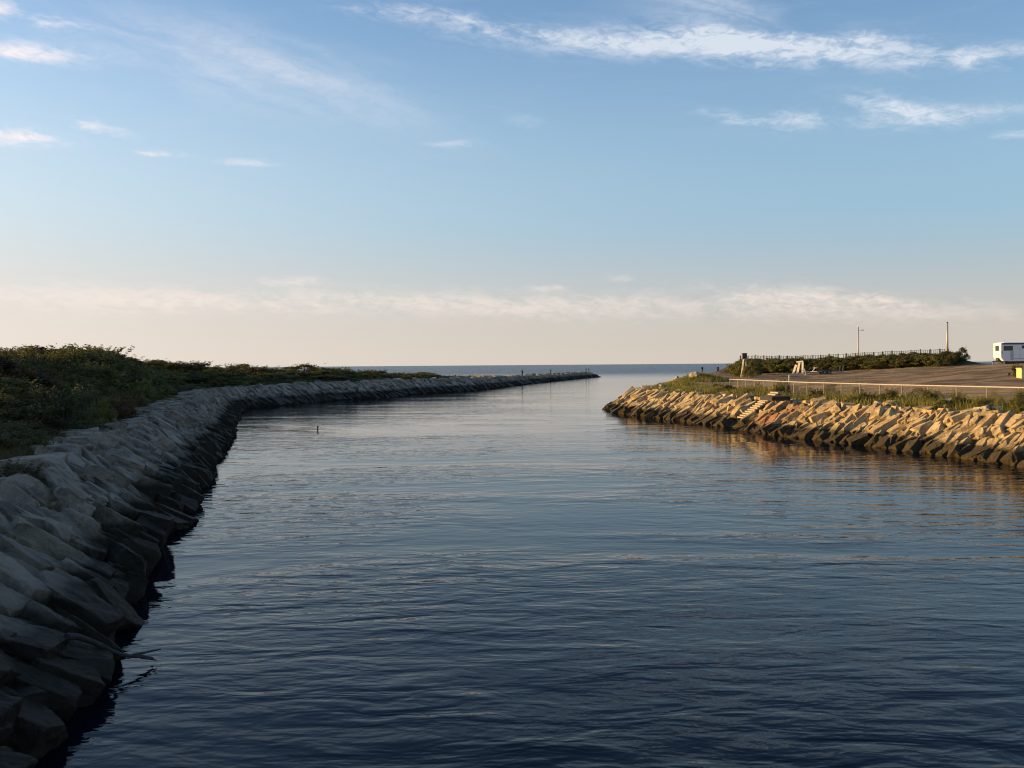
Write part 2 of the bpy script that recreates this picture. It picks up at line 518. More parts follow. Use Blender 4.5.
pixR = [(1021, 466), (955, 456), (888, 447), (800, 438), (775, 434), (731, 427), (687, 421), (644, 416), (606, 410.5)]
shoreR_pts = [(44, -40), (38, 0), (32, 35)] + [tuple(on_z(u, v, 0).xy) for u, v in pixR] + \
             [(12.5, 126), (16, 138), (22, 160), (33, 215), (50, 290), (100, 350), (190, 380)]
R_path = smooth_path(shoreR_pts, it=18)
R_T = path_frame(R_path)
R_IN = np.c_[R_T[:, 1], -R_T[:, 0]]         # inland (right of travel)

CREST = 2.35
def bank(d):
    return np.interp(d, [-6, -1.2, 0, 3.3, 5.5], [-3.0, -0.9, -0.25, CREST - 0.35, CREST - 0.05])

def smoothstep(a, b, x):
    t = np.clip((x - a) / (b - a), 0, 1)
    return t * t * (3 - 2 * t)

# ---- left: dune
def dune_amp(Y):
    return np.interp(Y, [-40, 20, 40, 60, 90, 110, 125, 140, 152, 170, 190, 205, 220, 235], [.5, .6, 1.3, 2.6, 3.4, 3.3, 3.1, 2.7, 2.0, 1.6, 1.2, .8, .45, 0.15])

def land_width(Y):
    return np.interp(Y, [-40, 100, 150, 200, 232, 250, 266, 430], [70, 70, 55, 34, 22, 13, 6.2, 5.4])

def left_z(x, y, d, Y):
    z = bank(d)
    z = z - np.interp(Y, [225, 285], [0.0, 0.72]) * smoothstep(0, 3.3, d)
    a = dune_amp(Y)
    hump = a * smoothstep(4.5, 14, d)
    hump = hump + 3.4 * smoothstep(14, 22, d) * np.interp(Y, [-40, 0, 30, 48, 62], [1.4, 1.4, 1.1, .7, 0])  # extra rise out of view, added to block the sun from the nearest rocks
    bumps = 0.45 * np.sin(x * 0.33 + 1.3) * np.sin(y * 0.21 + .4) + 0.25 * np.sin(x * 0.71 + y * 0.5)
    z = z + hump + bumps * smoothstep(5, 12, d) * np.minimum(1, a)
    W = land_width(Y)
    back = smoothstep(0, 1, (d - W) / np.maximum(3.5, W * 0.12))
    return z * (1 - back) + (-2.0) * back

def build_left_ground():
    ds = np.array([-6, -3, -1.2, 0, 1, 2, 3.3, 4.3, 5.5, 7, 8.5, 10, 12, 14, 17, 20, 24, 29, 35, 45, 60, 80])
    V, Fc = [], []
    n = len(L_path)
    for i in range(n):
        Y = L_path[i, 1]
        W = land_width(Y)
        sc = min(1.0, (W + max(3.5, W * 0.12) + 1) / 80.0)
        dd = np.where(ds < 5.5, ds, 5.5 + (ds - 5.5) * max(sc, 0.045))
        for d in dd:
            x, y = L_path[i] + L_IN[i] * d
            V.append((x, y, float(left_z(x, y, d, Y))))
    k = len(ds)
    for i in range(n - 1):
        for j in range(k - 1):
            Fc.append((i * k + j, (i + 1) * k + j, (i + 1) * k + j + 1, i * k + j + 1))
    o = py_obj('ground', V, Fc, M['ground'], smooth=True)
    at = o.data.attributes.new('gravel', 'FLOAT', 'POINT')
    at.data.foreach_set('value', np.zeros(len(V), np.float32))
    tag(o, kind='structure')
build_left_ground()

def left_pt(s, d):
    i = int(np.clip(s, 0, len(L_path) - 1))
    x, y = L_path[i] + L_IN[i] * d
    return x, y, float(left_z(x, y, d, L_path[i, 1]))

# ---- right: point with a gravel lot
ctrl = np.array([
    (32, 62, 2.6), (25, 90, 2.6), (38, 72, 2.9), (45, 90, 3.55), (52, 102, 4.2), (67, 143, 4.75), (70, 143, 5.05), (76, 143, 5.4), (80, 180, 4.6), (75, 163, 4.7), (59, 205, 3.3),
    (45, 205, 3.3), (30, 150, 2.8), (35, 215, 3.3), (92, 150, 5.7), (20, 128, 2.45), (110, 220, 5.0), (60, 250, 3.2), (100, 100, 5.1), (60, 60, 3.6),
    (30, 112, 2.65), (40, 30, 2.7), (80, 30, 4.0), (50, -20, 2.8), (120, 10, 4.0), (46, 172, 3.2), (45, 140, 3.1), (55, 160, 3.6), (150, 300, 4), (80, 300, 3), (26, 100, 2.55), (37, 60, 2.75)])
def tps_fit(C):
    n = len(C)
    d = np.linalg.norm(C[:, None, :2] - C[None, :, :2], axis=2)
    K = np.where(d > 0, d * d * np.log(d + 1e-9), 0) + np.eye(n) * 4.0
    Pm = np.c_[np.ones(n), C[:, :2]]
    A = np.block([[K, Pm], [Pm.T, np.zeros((3, 3))]])
    return np.linalg.solve(A, np.r_[C[:, 2], 0, 0, 0])
TPS = tps_fit(ctrl)
def tps(x, y):
    d = np.hypot(x[..., None] - ctrl[:, 0], y[..., None] - ctrl[:, 1])
    return (np.where(d > 0, d * d * np.log(d + 1e-9), 0) @ TPS[:-3]) + TPS[-3] + TPS[-2] * x + TPS[-1] * y

RPOLY = np.vstack([R_path, [(260, 380), (260, -40)]])
def inside(x, y, poly):
    res = np.zeros(x.shape, bool)
    n = len(poly)
    for i in range(n):
        x0, y0 = poly[i]; x1, y1 = poly[(i + 1) % n]
        if y0 == y1: continue
        c = ((y0 > y) != (y1 > y)) & (x < (x1 - x0) * (y - y0) / (y1 - y0) + x0)
        res ^= c
    return res

def seg_dist(x, y, a, b):
    a, b = np.array(a, float), np.array(b, float)
    ab = b - a
    t = np.clip(((x - a[0]) * ab[0] + (y - a[1]) * ab[1]) / (ab @ ab), 0, 1)
    return np.hypot(x - a[0] - t * ab[0], y - a[1] - t * ab[1]), t

BERM_A, BERM_B = (48.0, 211.0), (80.5, 184.0)
fence_px = [(730, 379.2), (800, 382.2), (897, 384.9), (1024, 387.7)]
FENCE = [on_z(u, v, 3.8) for u, v in fence_px]
ext = (FENCE[3] - FENCE[2]).normalized()
FENCE.append(FENCE[3] + ext * 14)
fence_xy = [(p.x, p.y) for p in FENCE]

def right_d(x, y):
    x = np.asarray(x, float); y = np.asarray(y, float)
    best = np.full(x.shape, 1e9)
    Q = R_path[::3]
    for q in Q:
        best = np.minimum(best, (x - q[0]) ** 2 + (y - q[1]) ** 2)
    return np.where(inside(x, y, RPOLY), 1, -1) * np.sqrt(best)

def right_z(x, y):
    x = np.atleast_1d(np.asarray(x, float)); y = np.atleast_1d(np.asarray(y, float))
    d = right_d(x, y)
    zin = np.clip(tps(x, y), 2.2, 5.6)
    dB, t = seg_dist(x, y, BERM_A, BERM_B)
    zin = zin + (2.45 - 0.35 * t) * np.exp(-(dB / 3.6) ** 2)
    zin = zin + 0.75 * np.exp(-(((x - 28.2) / 2.4) ** 2 + ((y - 151) / 3.0) ** 2))
    zin = zin + 0.08 * np.sin(x * 0.9) * np.sin(y * 0.7) + 0.07 * np.sin(x * 0.3 + y * 0.45) + 0.13 * np.sin(x * .21 + 1.1 * np.sin(y * .13)) * np.sin(y * .17 + 1.3 * np.sin(x * .11)) +   .025 * np.sin(x * 1.3 + 2 * np.sin(y * .6)) * np.sin(y * 1.1 + np.sin(x * .7))
    w = smoothstep(3.0, 8.0, d)
    return np.where(d < 3.0, bank(d), bank(d) * (1 - w) + zin * w)

def build_right_ground():
    xs = np.r_[np.arange(4, 100, 1.5), np.arange(100, 270, 8)]
    ys = np.r_[np.arange(-40, 40, 4), np.arange(40, 232, 1.5), np.arange(232, 390, 5)]
    X, Y = np.meshgrid(xs, ys)
    Z = right_z(X.ravel(), Y.ravel()).reshape(X.shape)
    V = np.c_[X.ravel(), Y.ravel(), Z.ravel()]
    nx, ny = len(xs), len(ys)
    keep = Z > -2.6
    Fc = []
    for j in range(ny - 1):
        for i in range(nx - 1):
            if keep[j, i] or keep[j + 1, i] or keep[j, i + 1] or keep[j + 1, i + 1]:
                a = j * nx + i
                Fc.append((a, a + 1, a + nx + 1, a + nx))
    o = py_obj('ground', V, Fc, M['ground'], smooth=True)
    # gravel behind the fence line
    fx = np.array(fence_xy)
    yf = np.interp(V[:, 0], fx[:, 0], fx[:, 1])
    behind = (V[:, 1] - yf)
    dB, t = seg_dist(V[:, 0], V[:, 1], BERM_A, BERM_B)
    gv = smoothstep(2.5, 8, behind) * smoothstep(18, 26, V[:, 0] - 0.05 * (V[:, 1] - 100)) * smoothstep(3.0, 7.5, dB)
    gv *= 1 - np.exp(-(((V[:, 0] - 29.5) / 5.5) ** 2 + ((V[:, 1] - 151) / 6.0) ** 2))
    gv *= smoothstep(4, 9, right_d(V[:, 0], V[:, 1]))
    at = o.data.attributes.new('gravel', 'FLOAT', 'POINT')
    at.data.foreach_set('value', gv.astype(np.float32))
    tag(o, kind='structure')
build_right_ground()

def rz(x, y):
    return float(right_z(x, y)[0])


# ------------------------------------------------------------------ rock shapes
def rock_bm(seed, cuts):
    rnd = random.Random(seed)
    pts = []
    for sx in (-1, 1):
        for sy in (-1, 1):
            for sz in (-1, 1):
                base = Vector((sx * (0.5 - rnd.uniform(0, .10)), sy * (0.5 - rnd.uniform(0, .13)), sz * (0.5 - rnd.uniform(0, .14))))
                c = rnd.choice([.04, .08, .12, .3]) * rnd.uniform(.7, 1.2)
                for ax in range(3):
                    p = base.copy()
                    p[ax] -= (sx, sy, sz)[ax] * c * rnd.uniform(.5, 1.4)
                    pts.append(p)
    bm = bmesh.new()
    for p in pts: bm.verts.new(p)
    r = bmesh.ops.convex_hull(bm, input=bm.verts[:])
    junk = [g_ for g_ in r['geom_interior'] if isinstance(g_, bmesh.types.BMVert)]
    if junk: bmesh.ops.delete(bm, geom=junk, context='VERTS')
    bmesh.ops.dissolve_limit(bm, angle_limit=R(9), verts=bm.verts[:], edges=bm.edges[:])
    if cuts:
        bmesh.ops.bevel(bm, geom=bm.edges[:], offset=0.034, segments=2, profile=0.5, affect='EDGES', clamp_overlap=True)
        bmesh.ops.triangulate(bm, faces=bm.faces[:])
        for _ in range(cuts):
            es = [e for e in bm.edges if e.calc_length() > 0.075]
            if not es: break
            bmesh.ops.subdivide_edges(bm, edges=es, cuts=1, use_grid_fill=True)
            bmesh.ops.triangulate(bm, faces=[f for f in bm.faces if len(f.verts) > 4])
        off = Vector((seed * 3.7, seed * 1.9, 0))
        bm.normal_update()
        for v in bm.verts:
            p = v.co
            rg = 1 - abs(mnoise.noise(p * 4.2 + off))
            n = mnoise.noise(p * 2.3 + off) * 0.05 + mnoise.noise(p * 6.5 + off) * 0.024 + mnoise.noise(p * 15 + off) * 0.011 - max(0, rg - .8) * 0.11
            v.co = p + v.normal * n
    return bm

def rock_mesh(seed, cuts):
    bm = rock_bm(seed, cuts)
    bmesh.ops.recalc_face_normals(bm, faces=bm.faces[:])
    me = bpy.data.meshes.new('boulder')
    bm.to_mesh(me); bm.free()
    me.polygons.foreach_set('use_smooth', [True] * len(me.polygons))
    me.set_sharp_from_angle(angle=R(32))
    return me

N_PROTO = 24
hi_rocks = [rock_mesh(100 + i, 4) for i in range(N_PROTO)]
lo_rocks = []
for i in range(N_PROTO):
    bm = rock_bm(100 + i, 0)
    bm.verts.ensure_lookup_table(); bm.verts.index_update()
    lo_rocks.append((np.array([v.co[:] for v in bm.verts]), [[v.index for v in f.verts] for f in bm.faces]))
    bm.free()

mid_rocks = []
for i in range(N_PROTO):
    me_ = rock_mesh(100 + i, 2)
    mid_rocks.append((np.array([v.co[:] for v in me_.vertices]), [list(p_.vertices) for p_ in me_.polygons]))
    bpy.data.meshes.remove(me_)
rocks = []     # dicts: M (matrix), bank, row, s, proto, L,W,T

STAIR_S = None
def lay_bank(path, T, IN, side, s0, s1, rows, step, scale=1.0, zfun=None):
    """rows: (d, length, along-width, thickness, lie) lie=1 follows the slope, 0 lies flat"""
    for ri, (name, d0, Ln, Wd, Th, lie) in enumerate(rows):
        s = s0 + random.uniform(0, 1)
        while s < s1:
            i = int(min(max(s, 1), len(path) - 2))
            f = random.choice([random.uniform(.5, .85), random.uniform(.8, 1.15), random.uniform(1.0, 1.5)]) * scale
            L = Ln * random.uniform(.72, 1.22) * (0.6 + 0.4 * f)
            W = Wd * f
            t_ = Th * random.uniform(.75, 1.25) * (0.7 + 0.3 * f)
            d = d0 + random.uniform(-.28, .28) * scale + (.3 if side == 'L' and path[i][1] < 32 and name == 'waterline' else 0)
            tx, ty = T[i]; nx, ny = IN[i]
            frac = s - int(s)
            px = path[i] + np.array((tx, ty)) * frac + np.array((nx, ny)) * d
            slope = math.atan2(CREST - 0.35 + 0.25, 3.3) * lie
            z = float(zfun(px, d, i))
            along = Vector((tx, ty, 0)); inl = Vector((nx, ny, 0))
            up = Vector((0, 0, 1))
            down = (-inl * math.cos(slope) - up * math.sin(slope))
            nrm = (up * math.cos(slope) - inl * math.sin(slope))
            X = down; Z = nrm; Yv = Z.cross(X)
            B = Matrix((X, Yv, Z)).transposed()
            Wt = W; W = W * (.88 if side[0] == 'R' else .87)
            yaw = random.gauss(0, 22 if side[0] == 'R' else 17) + (6 if side == 'R' else -10)
            roll = random.gauss((11 if side[0] == 'R' else 5) if lie else 2, 8 if side[0] == 'R' else 7) * (1 if side == 'R' else -1)
            pit = random.gauss(-2, 7)
            if not lie: yaw = random.gauss(0, 28); pit = random.gauss(0, 4)
            Rm = B @ Matrix.Rotation(R(yaw), 3, 'Z') @ Matrix.Rotation(R(roll), 3, 'X') @ Matrix.Rotation(R(pit), 3, 'Y')
            p = Vector((px[0], px[1], z)) + nrm * (t_ * 0.30)
            Mx = Matrix.Translation(p) @ Rm.to_4x4() @ Matrix.Diagonal((L, W * 1.1, t_, 1))
            W = Wt
            if side == 'L' and ((name == 'back' and px[1] < 44) or (name == 'crest' and px[1] < 25)): s += W; continue
            rocks.append(dict(M=Mx, p=p, side=side, row=name, s=s, proto=random.randrange(N_PROTO), size=(L, W, t_), d=d))
            s += W * random.uniform(.94, 1.10)

def zl(px, d, i): return left_z(px[0], px[1], d, L_path[i, 1])
def zr(px, d, i): return bank(np.array(d))

iL = lambda Y: int(np.argmin(np.abs(L_path[:, 1] - Y) + (np.arange(len(L_path)) < 3) * 0))
rowsL = [('waterline', 0.45, 1.35, 1.1, .95, 1), ('lower', 1.25, 1.35, 1.0, .85, 1), ('middle', 2.1, 1.4, 1.0, .85, 1), ('upper', 2.95, 1.35, 1.0, .85, 1), ('crest', 4.0, 1.35, 1.1, .7, 0), ('back', 5.2, 1.2, 1.05, .5, 0)]
sA, sB, sC = iL(4), iL(140), len(L_path) - 1
lay_bank(L_path, L_T, L_IN, 'L', sA, sB, rowsL, 1, 1.0, zl)
rowsLf = [('waterline', 0.4, 2.0, 1.5, 1.0, 1), ('middle', 1.5, 2.2, 1.4, .9, 1), ('upper', 2.9, 1.9, 1.4, .9, 1), ('crest', 4.6, 2.0, 1.6, .8, 0)]
lay_bank(L_path, L_T, L_IN, 'LF', sB, sC, rowsLf, 1, 1.08, zl)
# back side and cap of the outer jetty
sJ = iL(250)
s = sJ
while s < sC:
    i = int(s)
    Y = L_path[i, 1]
    W = float(land_width(Y))
    for d in (5.9, W - .3, W + 1.6, W + 3.0):
        px = L_path[i] + L_IN[i] * (d + random.uniform(-.3, .3))
        z = float(left_z(px[0], px[1], d, Y))
        Mx = Matrix.Translation((px[0], px[1], z + .3)) @ Matrix.Rotation(random.uniform(0, 6.28), 4, 'Z') @ Matrix.Rotation(R(random.gauss(0, 14)), 4, 'X') @ Matrix.Diagonal((2.0, 1.5, 1.0, 1))
        rocks.append(dict(M=Mx, p=Vector((px[0], px[1], z)), side='J', row='cap', s=s, proto=random.randrange(N_PROTO), size=(2, 1.5, 1), d=d))
    s += 1.5
# the rounded head of the jetty
pe, te = L_path[-1], L_T[-1]
for k in range(46):
    a = random.uniform(-1.7, 1.7); r = random.choice([1.2, 2.6, 3.9, 4.8]) * random.uniform(.85, 1.1)
    c = pe + L_IN[-1] * 4.4
    ca, sa = math.cos(a), math.sin(a)
    dx = te * ca + L_IN[-1] * sa
    px = c + dx * r
    z = 1.75 - r * 0.42
    Mx = Matrix.Translation((px[0], px[1], z)) @ Matrix.Rotation(random.uniform(0, 6.28), 4, 'Z') @ Matrix.Rotation(R(random.gauss(0, 16)), 4, 'X') @ Matrix.Diagonal((2.0, 1.5, 1.1, 1))
    rocks.append(dict(M=Mx, p=Vector((px[0], px[1], z)), side='J', row='head', s=0, proto=random.randrange(N_PROTO), size=(2, 1.5, 1), d=0))

# rubble in the joints
for k in range(1100):
    if k < 700: Q_, I_, s_, zf = L_path, L_IN, sA + 5 + (sC - sA - 6) * random.random() ** 1.6, zl
    else: Q_, I_, s_, zf = R_path, R_IN, random.uniform(30, len(R_path) * .5), zr
    i = int(s_); d = random.uniform(.3, 5.2)
    px = Q_[i] + I_[i] * d
    z = float(zf(px, d, i)) + random.uniform(.12, .38)
    q = random.uniform(.28, .7)
    Mx = Matrix.Translation((px[0], px[1], z)) @ Matrix.Rotation(random.uniform(0, 6.28), 4, 'Z') @ Matrix.Rotation(random.uniform(-.6, .6), 4, 'X') @ Matrix.Diagonal((q * 1.5, q, q * .8, 1))
    rocks.append(dict(M=Mx, p=Vector((px[0], px[1], z)), side='J', row='rubble', s=s_, proto=random.randrange(N_PROTO), size=(.1, .1, .1), d=d))

# wooden stair position on the right bank
st_mid = on_z(731, 425.5, 0.2)
i_st = int(np.argmin(np.hypot(R_path[:, 0] - st_mid.x, R_path[:, 1] - st_mid.y)))
iR = lambda Y: int(np.argmin(np.abs(R_path[:, 1] - Y)))
rowsR = [('waterline', 0.15, 1.35, .92, .9, 1), ('lower', 0.95, 1.4, .80, .8, 1), ('middle', 1.8, 1.45, .80, .75, 1), ('upper', 2.7, 1.4, .80, .75, 1), ('crest', 3.75, 1.1, .9, .5, 0)]
tipS = int(np.argmin(R_path[:, 0]))
lay_bank(R_path, R_T, R_IN, 'R', iR(26), tipS + 22, rowsR, 1, 1.0, zr)
lay_bank(R_path, R_T, R_IN, 'RB', tipS + 22, min(tipS + 150, len(R_path) - 3), rowsR, 1, 1.25, zr)
# leave room for the stair
LAND_P = on_y(775, 400.3, 81.5)
rocks = [r for r in rocks if not (r['side'] == 'R' and abs(r['s'] - i_st - 0.2) < 1.2 and (r['row'] in ('lower', 'middle', 'upper', 'crest') or abs(r['s'] - i_st - .2) < .8))]
rocks = [r for r in rocks if not ((r['p'].xy - LAND_P.xy).length < 1.35 and r['row'] in ('crest', 'upper', 'rubble')) and not (r['row'] == 'rubble' and abs(r['s'] - i_st - .2) < 1.3 and r['p'].x > 5)]

# named single boulders on the grass behind the right-hand crest
single = []
for (u, v, sz, lab) in [(954, 405, (1.1, .95, .7), 'large pale rounded boulder on the grass above the sunlit rocks, biggest loose one'),
                        (983, 408, (.95, .85, .7), 'cream wedge-shaped boulder on the grass between the largest pale boulder and two smaller stones'),
                        (996.5, 408, (.8, .7, .5), 'small flat pale stone just beside the cream wedge-shaped boulder on the grass'),
                        (1005, 410.5, (.6, .5, .42), 'smallest pale stone at the end of the loose stones near the yellow box'),
                        (898, 401, (.9, .7, .6), 'lone pale stone half hidden in weeds between the chain link fence and the rocks'),
                        (694, 374, (1.5, 1.0, 1.1), 'pale stone sticking out of the grassy hump near the point'),
                        (663, 388, (1.4, .9, .6), 'pale slab lying in the grass near the tip of the point')]:
    Yr = {694: 149.5, 663: 118}.get(u)
    if Yr is None:
        p = on_z(u, v, 2.6)
    else:
        p = on_y(u, v, Yr)
    z = rz(p.x, p.y)
    single.append((p.x, p.y, z + sz[2] * .36, sz, lab))

def score(r):
    q = project(r['p'])
    if q is None: return -1
    u, v, dep = q
    L, W, t_ = r['size']
    m = F * L / dep * 0.5
    if u < -m or u > 1024 + m or v < 300 or v > 768 + m: return -1
    if r['side'] in ('RB',) or r['row'] == 'rubble': return -1
    if r['p'].z < -0.05: return -1
    return L * W * (F / dep) ** 2 * (0.6 if r['row'] == 'waterline' else 1)

for r in rocks: r['score'] = score(r)
order = sorted([r for r in rocks if r['score'] > 0], key=lambda r: -r['score'])[:300 - len(single)]
chosen = set(id(r) for r in order)

# counting order along each course, over the rocks in the frame
near_end = 'counted from the near end'
courses = {}
for r in rocks:
    if r['score'] > 0 and r['side'] in ('L', 'R', 'LF'):
        courses.setdefault((r['side'][0], r['row']), []).append(r)
for (sd, rw), lst in courses.items():
    lst.sort(key=lambda r: r['s'])
    if sd == 'L':
        for k, r in enumerate(lst): r['ord'] = k + 1
    else:
        a = [r for r in lst if r['s'] < i_st]; b = [r for r in lst if r['s'] >= i_st]
        for k, r in enumerate(reversed(a)): r['ord'] = k + 1; r['dirn'] = 'nearer side'
        for k, r in enumerate(b): r['ord'] = k + 1; r['dirn'] = 'point side'

orange_c = on_y(771, 419, 80.3)
def shape_word(sz):
    L, W, t_ = sz
    if L / W > 2.1: return 'long slab'
    if t_ / W > 0.85: return 'thick block'
    if L * W > 2.9: return 'big broad slab'
    return 'slab'
rest_v, rest_f, off = [], [], 0
for r in rocks:
    if id(r) in chosen:
        o = bpy.data.objects.new('boulder', hi_rocks[r['proto']])
        o.matrix_world = r['M']
        col.objects.link(o)
        stained = r['side'] == 'R' and (r['p'] - orange_c).length < 2.6 and r['row'] != 'crest'
        r['obj'] = o
        mname = 'granite_shaded' if r['side'] in ('L', 'LF') else ('granite_orange' if stained else 'granite')
        if not o.data.materials: o.data.materials.append(M['granite'])
        o.material_slots[0].link = 'OBJECT'
        o.material_slots[0].material = M[mname]
        rowtxt = {'waterline': 'waterline course', 'lower': 'low course', 'middle': 'middle course', 'upper': 'upper course', 'crest': 'flat crest course', 'back': 'back edge'}[r['row']]
        sw = shape_word(r['size'])
        if r['side'][0] == 'L':
            wet = 'dark wet' if r['row'] == 'waterline' else 'shaded grey'
            tag(o, f"{wet} {sw}, left bank's {rowtxt}, {ORD(r['ord'])} from its near end", 'boulder', 'rocks of the shaded left bank')
        else:
            c = 'rust-stained orange' if stained else ('weed-darkened tan' if r['row'] == 'waterline' else 'sunlit tan')
            tag(o, f"{c} {sw}, {rowtxt}, {ORD(r['ord'])} from the steps on the {r['dirn']}", 'boulder', 'rocks of the sunlit right bank')
    else:
        V, Fs = (mid_rocks if (r['p'].y < 85 and r['p'].y > 0) else lo_rocks)[r['proto']]
        Mx = np.array(r['M'])
        W_ = V @ Mx[:3, :3].T + Mx[:3, 3]
        rest_v.append(W_)
        rest_f += [[a + off for a in f] for f in Fs]
        off += len(V)
ro = py_obj('riprap', np.vstack(rest_v), rest_f, M['granite_shaded'])
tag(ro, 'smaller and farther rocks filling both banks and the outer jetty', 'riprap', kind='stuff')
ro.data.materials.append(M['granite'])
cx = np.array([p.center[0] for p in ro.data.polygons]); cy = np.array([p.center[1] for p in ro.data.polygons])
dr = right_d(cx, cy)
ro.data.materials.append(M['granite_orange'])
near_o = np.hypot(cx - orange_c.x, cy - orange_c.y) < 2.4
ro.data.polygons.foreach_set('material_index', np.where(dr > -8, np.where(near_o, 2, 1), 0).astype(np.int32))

for k, (x, y, z, sz, lab) in enumerate(single):
    o = bpy.data.objects.new('boulder', hi_rocks[(k * 5 + 2) % N_PROTO])
    o.location = (x, y, z); o.rotation_euler = (R(random.uniform(-10, 10)), R(random.uniform(-14, 14)), random.uniform(0, 6))
    o.scale = sz
    col.objects.link(o)
    if not o.data.materials: o.data.materials.append(M['granite'])
    o.material_slots[0].link = 'OBJECT'
    o.material_slots[0].material = M['granite_pale']
    tag(o, lab, 'boulder', 'loose pale stones on the grass')
for me in hi_rocks:
    if not me.materials: me.materials.append(M['granite'])


# ------------------------------------------------------------------ shrubs
def shrub_mesh(seed, n_leaf, leaf, spiky=0.0, flat=1.0):
    """unit dome: leaves in clumps through a volume about 1 wide (radius .5) and .8 high, origin at the base"""
    r = np.random.default_rng(seed)
    nc = 26
    az = r.uniform(0, 2 * np.pi, nc); el = np.arcsin(r.uniform(0.0, 1.0, nc)); rad = r.uniform(.45, 1.0, nc) ** .6
    lob = 1 + .22 * np.sin(az * 2 + r.uniform(0, 6)) + .16 * np.sin(az * 3 + r.uniform(0, 6))
    cen = np.c_[np.cos(az) * np.cos(el) * .40 * lob, np.sin(az) * np.cos(el) * .40 * lob, .12 + np.sin(el) * .48 * flat * r.uniform(.75, 1.15, nc)] * np.c_[rad, rad, np.ones(nc)]
    which = r.integers(0, nc, n_leaf)
    dirs = r.normal(size=(n_leaf, 3)); dirs /= np.linalg.norm(dirs, axis=1)[:, None]
    rr = r.uniform(0, 1, n_leaf) ** .45 * r.uniform(.09, .19, nc)[which]
    P = cen[which] + dirs * rr[:, None] * np.array((1, 1, .85))
    if spiky > 0:
        ns = int(n_leaf * spiky)
        nspr = 40 if spiky > .2 else 15
        sa = r.uniform(0, 2 * np.pi, nspr); sb = r.uniform(.15, .95, nspr)
        base = np.c_[np.cos(sa) * .36 * sb, np.sin(sa) * .36 * sb, .45 + .12 * r.random(nspr)]
        dv = np.c_[np.cos(sa) * .35, np.sin(sa) * .35, np.ones(nspr)] * r.uniform(.14, .34, nspr)[:, None]
        w = r.integers(0, nspr, ns); t = r.random(ns)[:, None]
        P[:ns] = base[w] + dv[w] * t + r.normal(size=(ns, 3)) * .012
    P[:, 2] = np.abs(P[:, 2])
    N = dirs + r.normal(size=(n_leaf, 3)) * .7 + np.array((0, 0, .35))
    N /= np.linalg.norm(N, axis=1)[:, None]
    A = np.cross(N, r.normal(size=(n_leaf, 3))); A /= np.linalg.norm(A, axis=1)[:, None]
    Bv = np.cross(N, A)
    ls = leaf * r.uniform(.6, 1.4, n_leaf)[:, None]
    V = np.stack([P - A * ls, P + Bv * ls * .45 + N * ls * .15, P + A * ls, P - Bv * ls * .45 + N * ls * .15], 1).reshape(-1, 3)
    Fc = np.arange(n_leaf * 4).reshape(-1, 4)
    me = bpy.data.meshes.new('shrub')
    me.from_pydata(V.tolist(), [], Fc.tolist())
    me.update()
    return me

def stem_mesh(seed):
    rnd = random.Random(seed)
    bm = bmesh.new()
    for k in range(7):
        a = rnd.uniform(0, 6.28)
        p1 = Vector((math.cos(a) * .12, math.sin(a) * .12, .25)); p2 = Vector((math.cos(a) * rnd.uniform(.2, .36), math.sin(a) * rnd.uniform(.2, .36), rnd.uniform(.45, .62)))
        add_tube(bm, (math.cos(a) * .03, math.sin(a) * .03, -.06), p1, .016, .011, 5)
        add_tube(bm, p1, p2, .011, .004, 5)
    me = bpy.data.meshes.new('stem')
    bm.to_mesh(me); bm.free()
    me.materials.append(M['bark'])
    return me

fol_near = [shrub_mesh(500 + i, 9000, .020, .08 if i % 2 else .03) for i in range(5)]
fol_far = [shrub_mesh(600 + i, 3000, .034, .06 if i % 2 else .02) for i in range(5)]
fol_spiky = [shrub_mesh(700 + i, 3200, .028, .35) for i in range(2)]
stems = [stem_mesh(i) for i in range(3)]

def shrub(x, y, z, w, h, material, label, group, meshes, with_stem=True, cat='shrub', name='shrub'):
    o = bpy.data.objects.new(name, random.choice(meshes))
    o.location = (x, y, z - 0.05)
    o.rotation_euler = (0, 0, random.uniform(0, 6.28))
    o.scale = (w, w * random.uniform(.85, 1.15), h / 0.68)
    col.objects.link(o)
    if not o.data.materials: o.data.materials.append(M['leaf_dark'])
    o.material_slots[0].link = 'OBJECT'
    o.material_slots[0].material = M[material]
    tag(o, label, cat, group)
    if with_stem:
        s_ = bpy.data.objects.new('stem', random.choice(stems))
        s_.parent = o
        col.objects.link(s_)
    return o

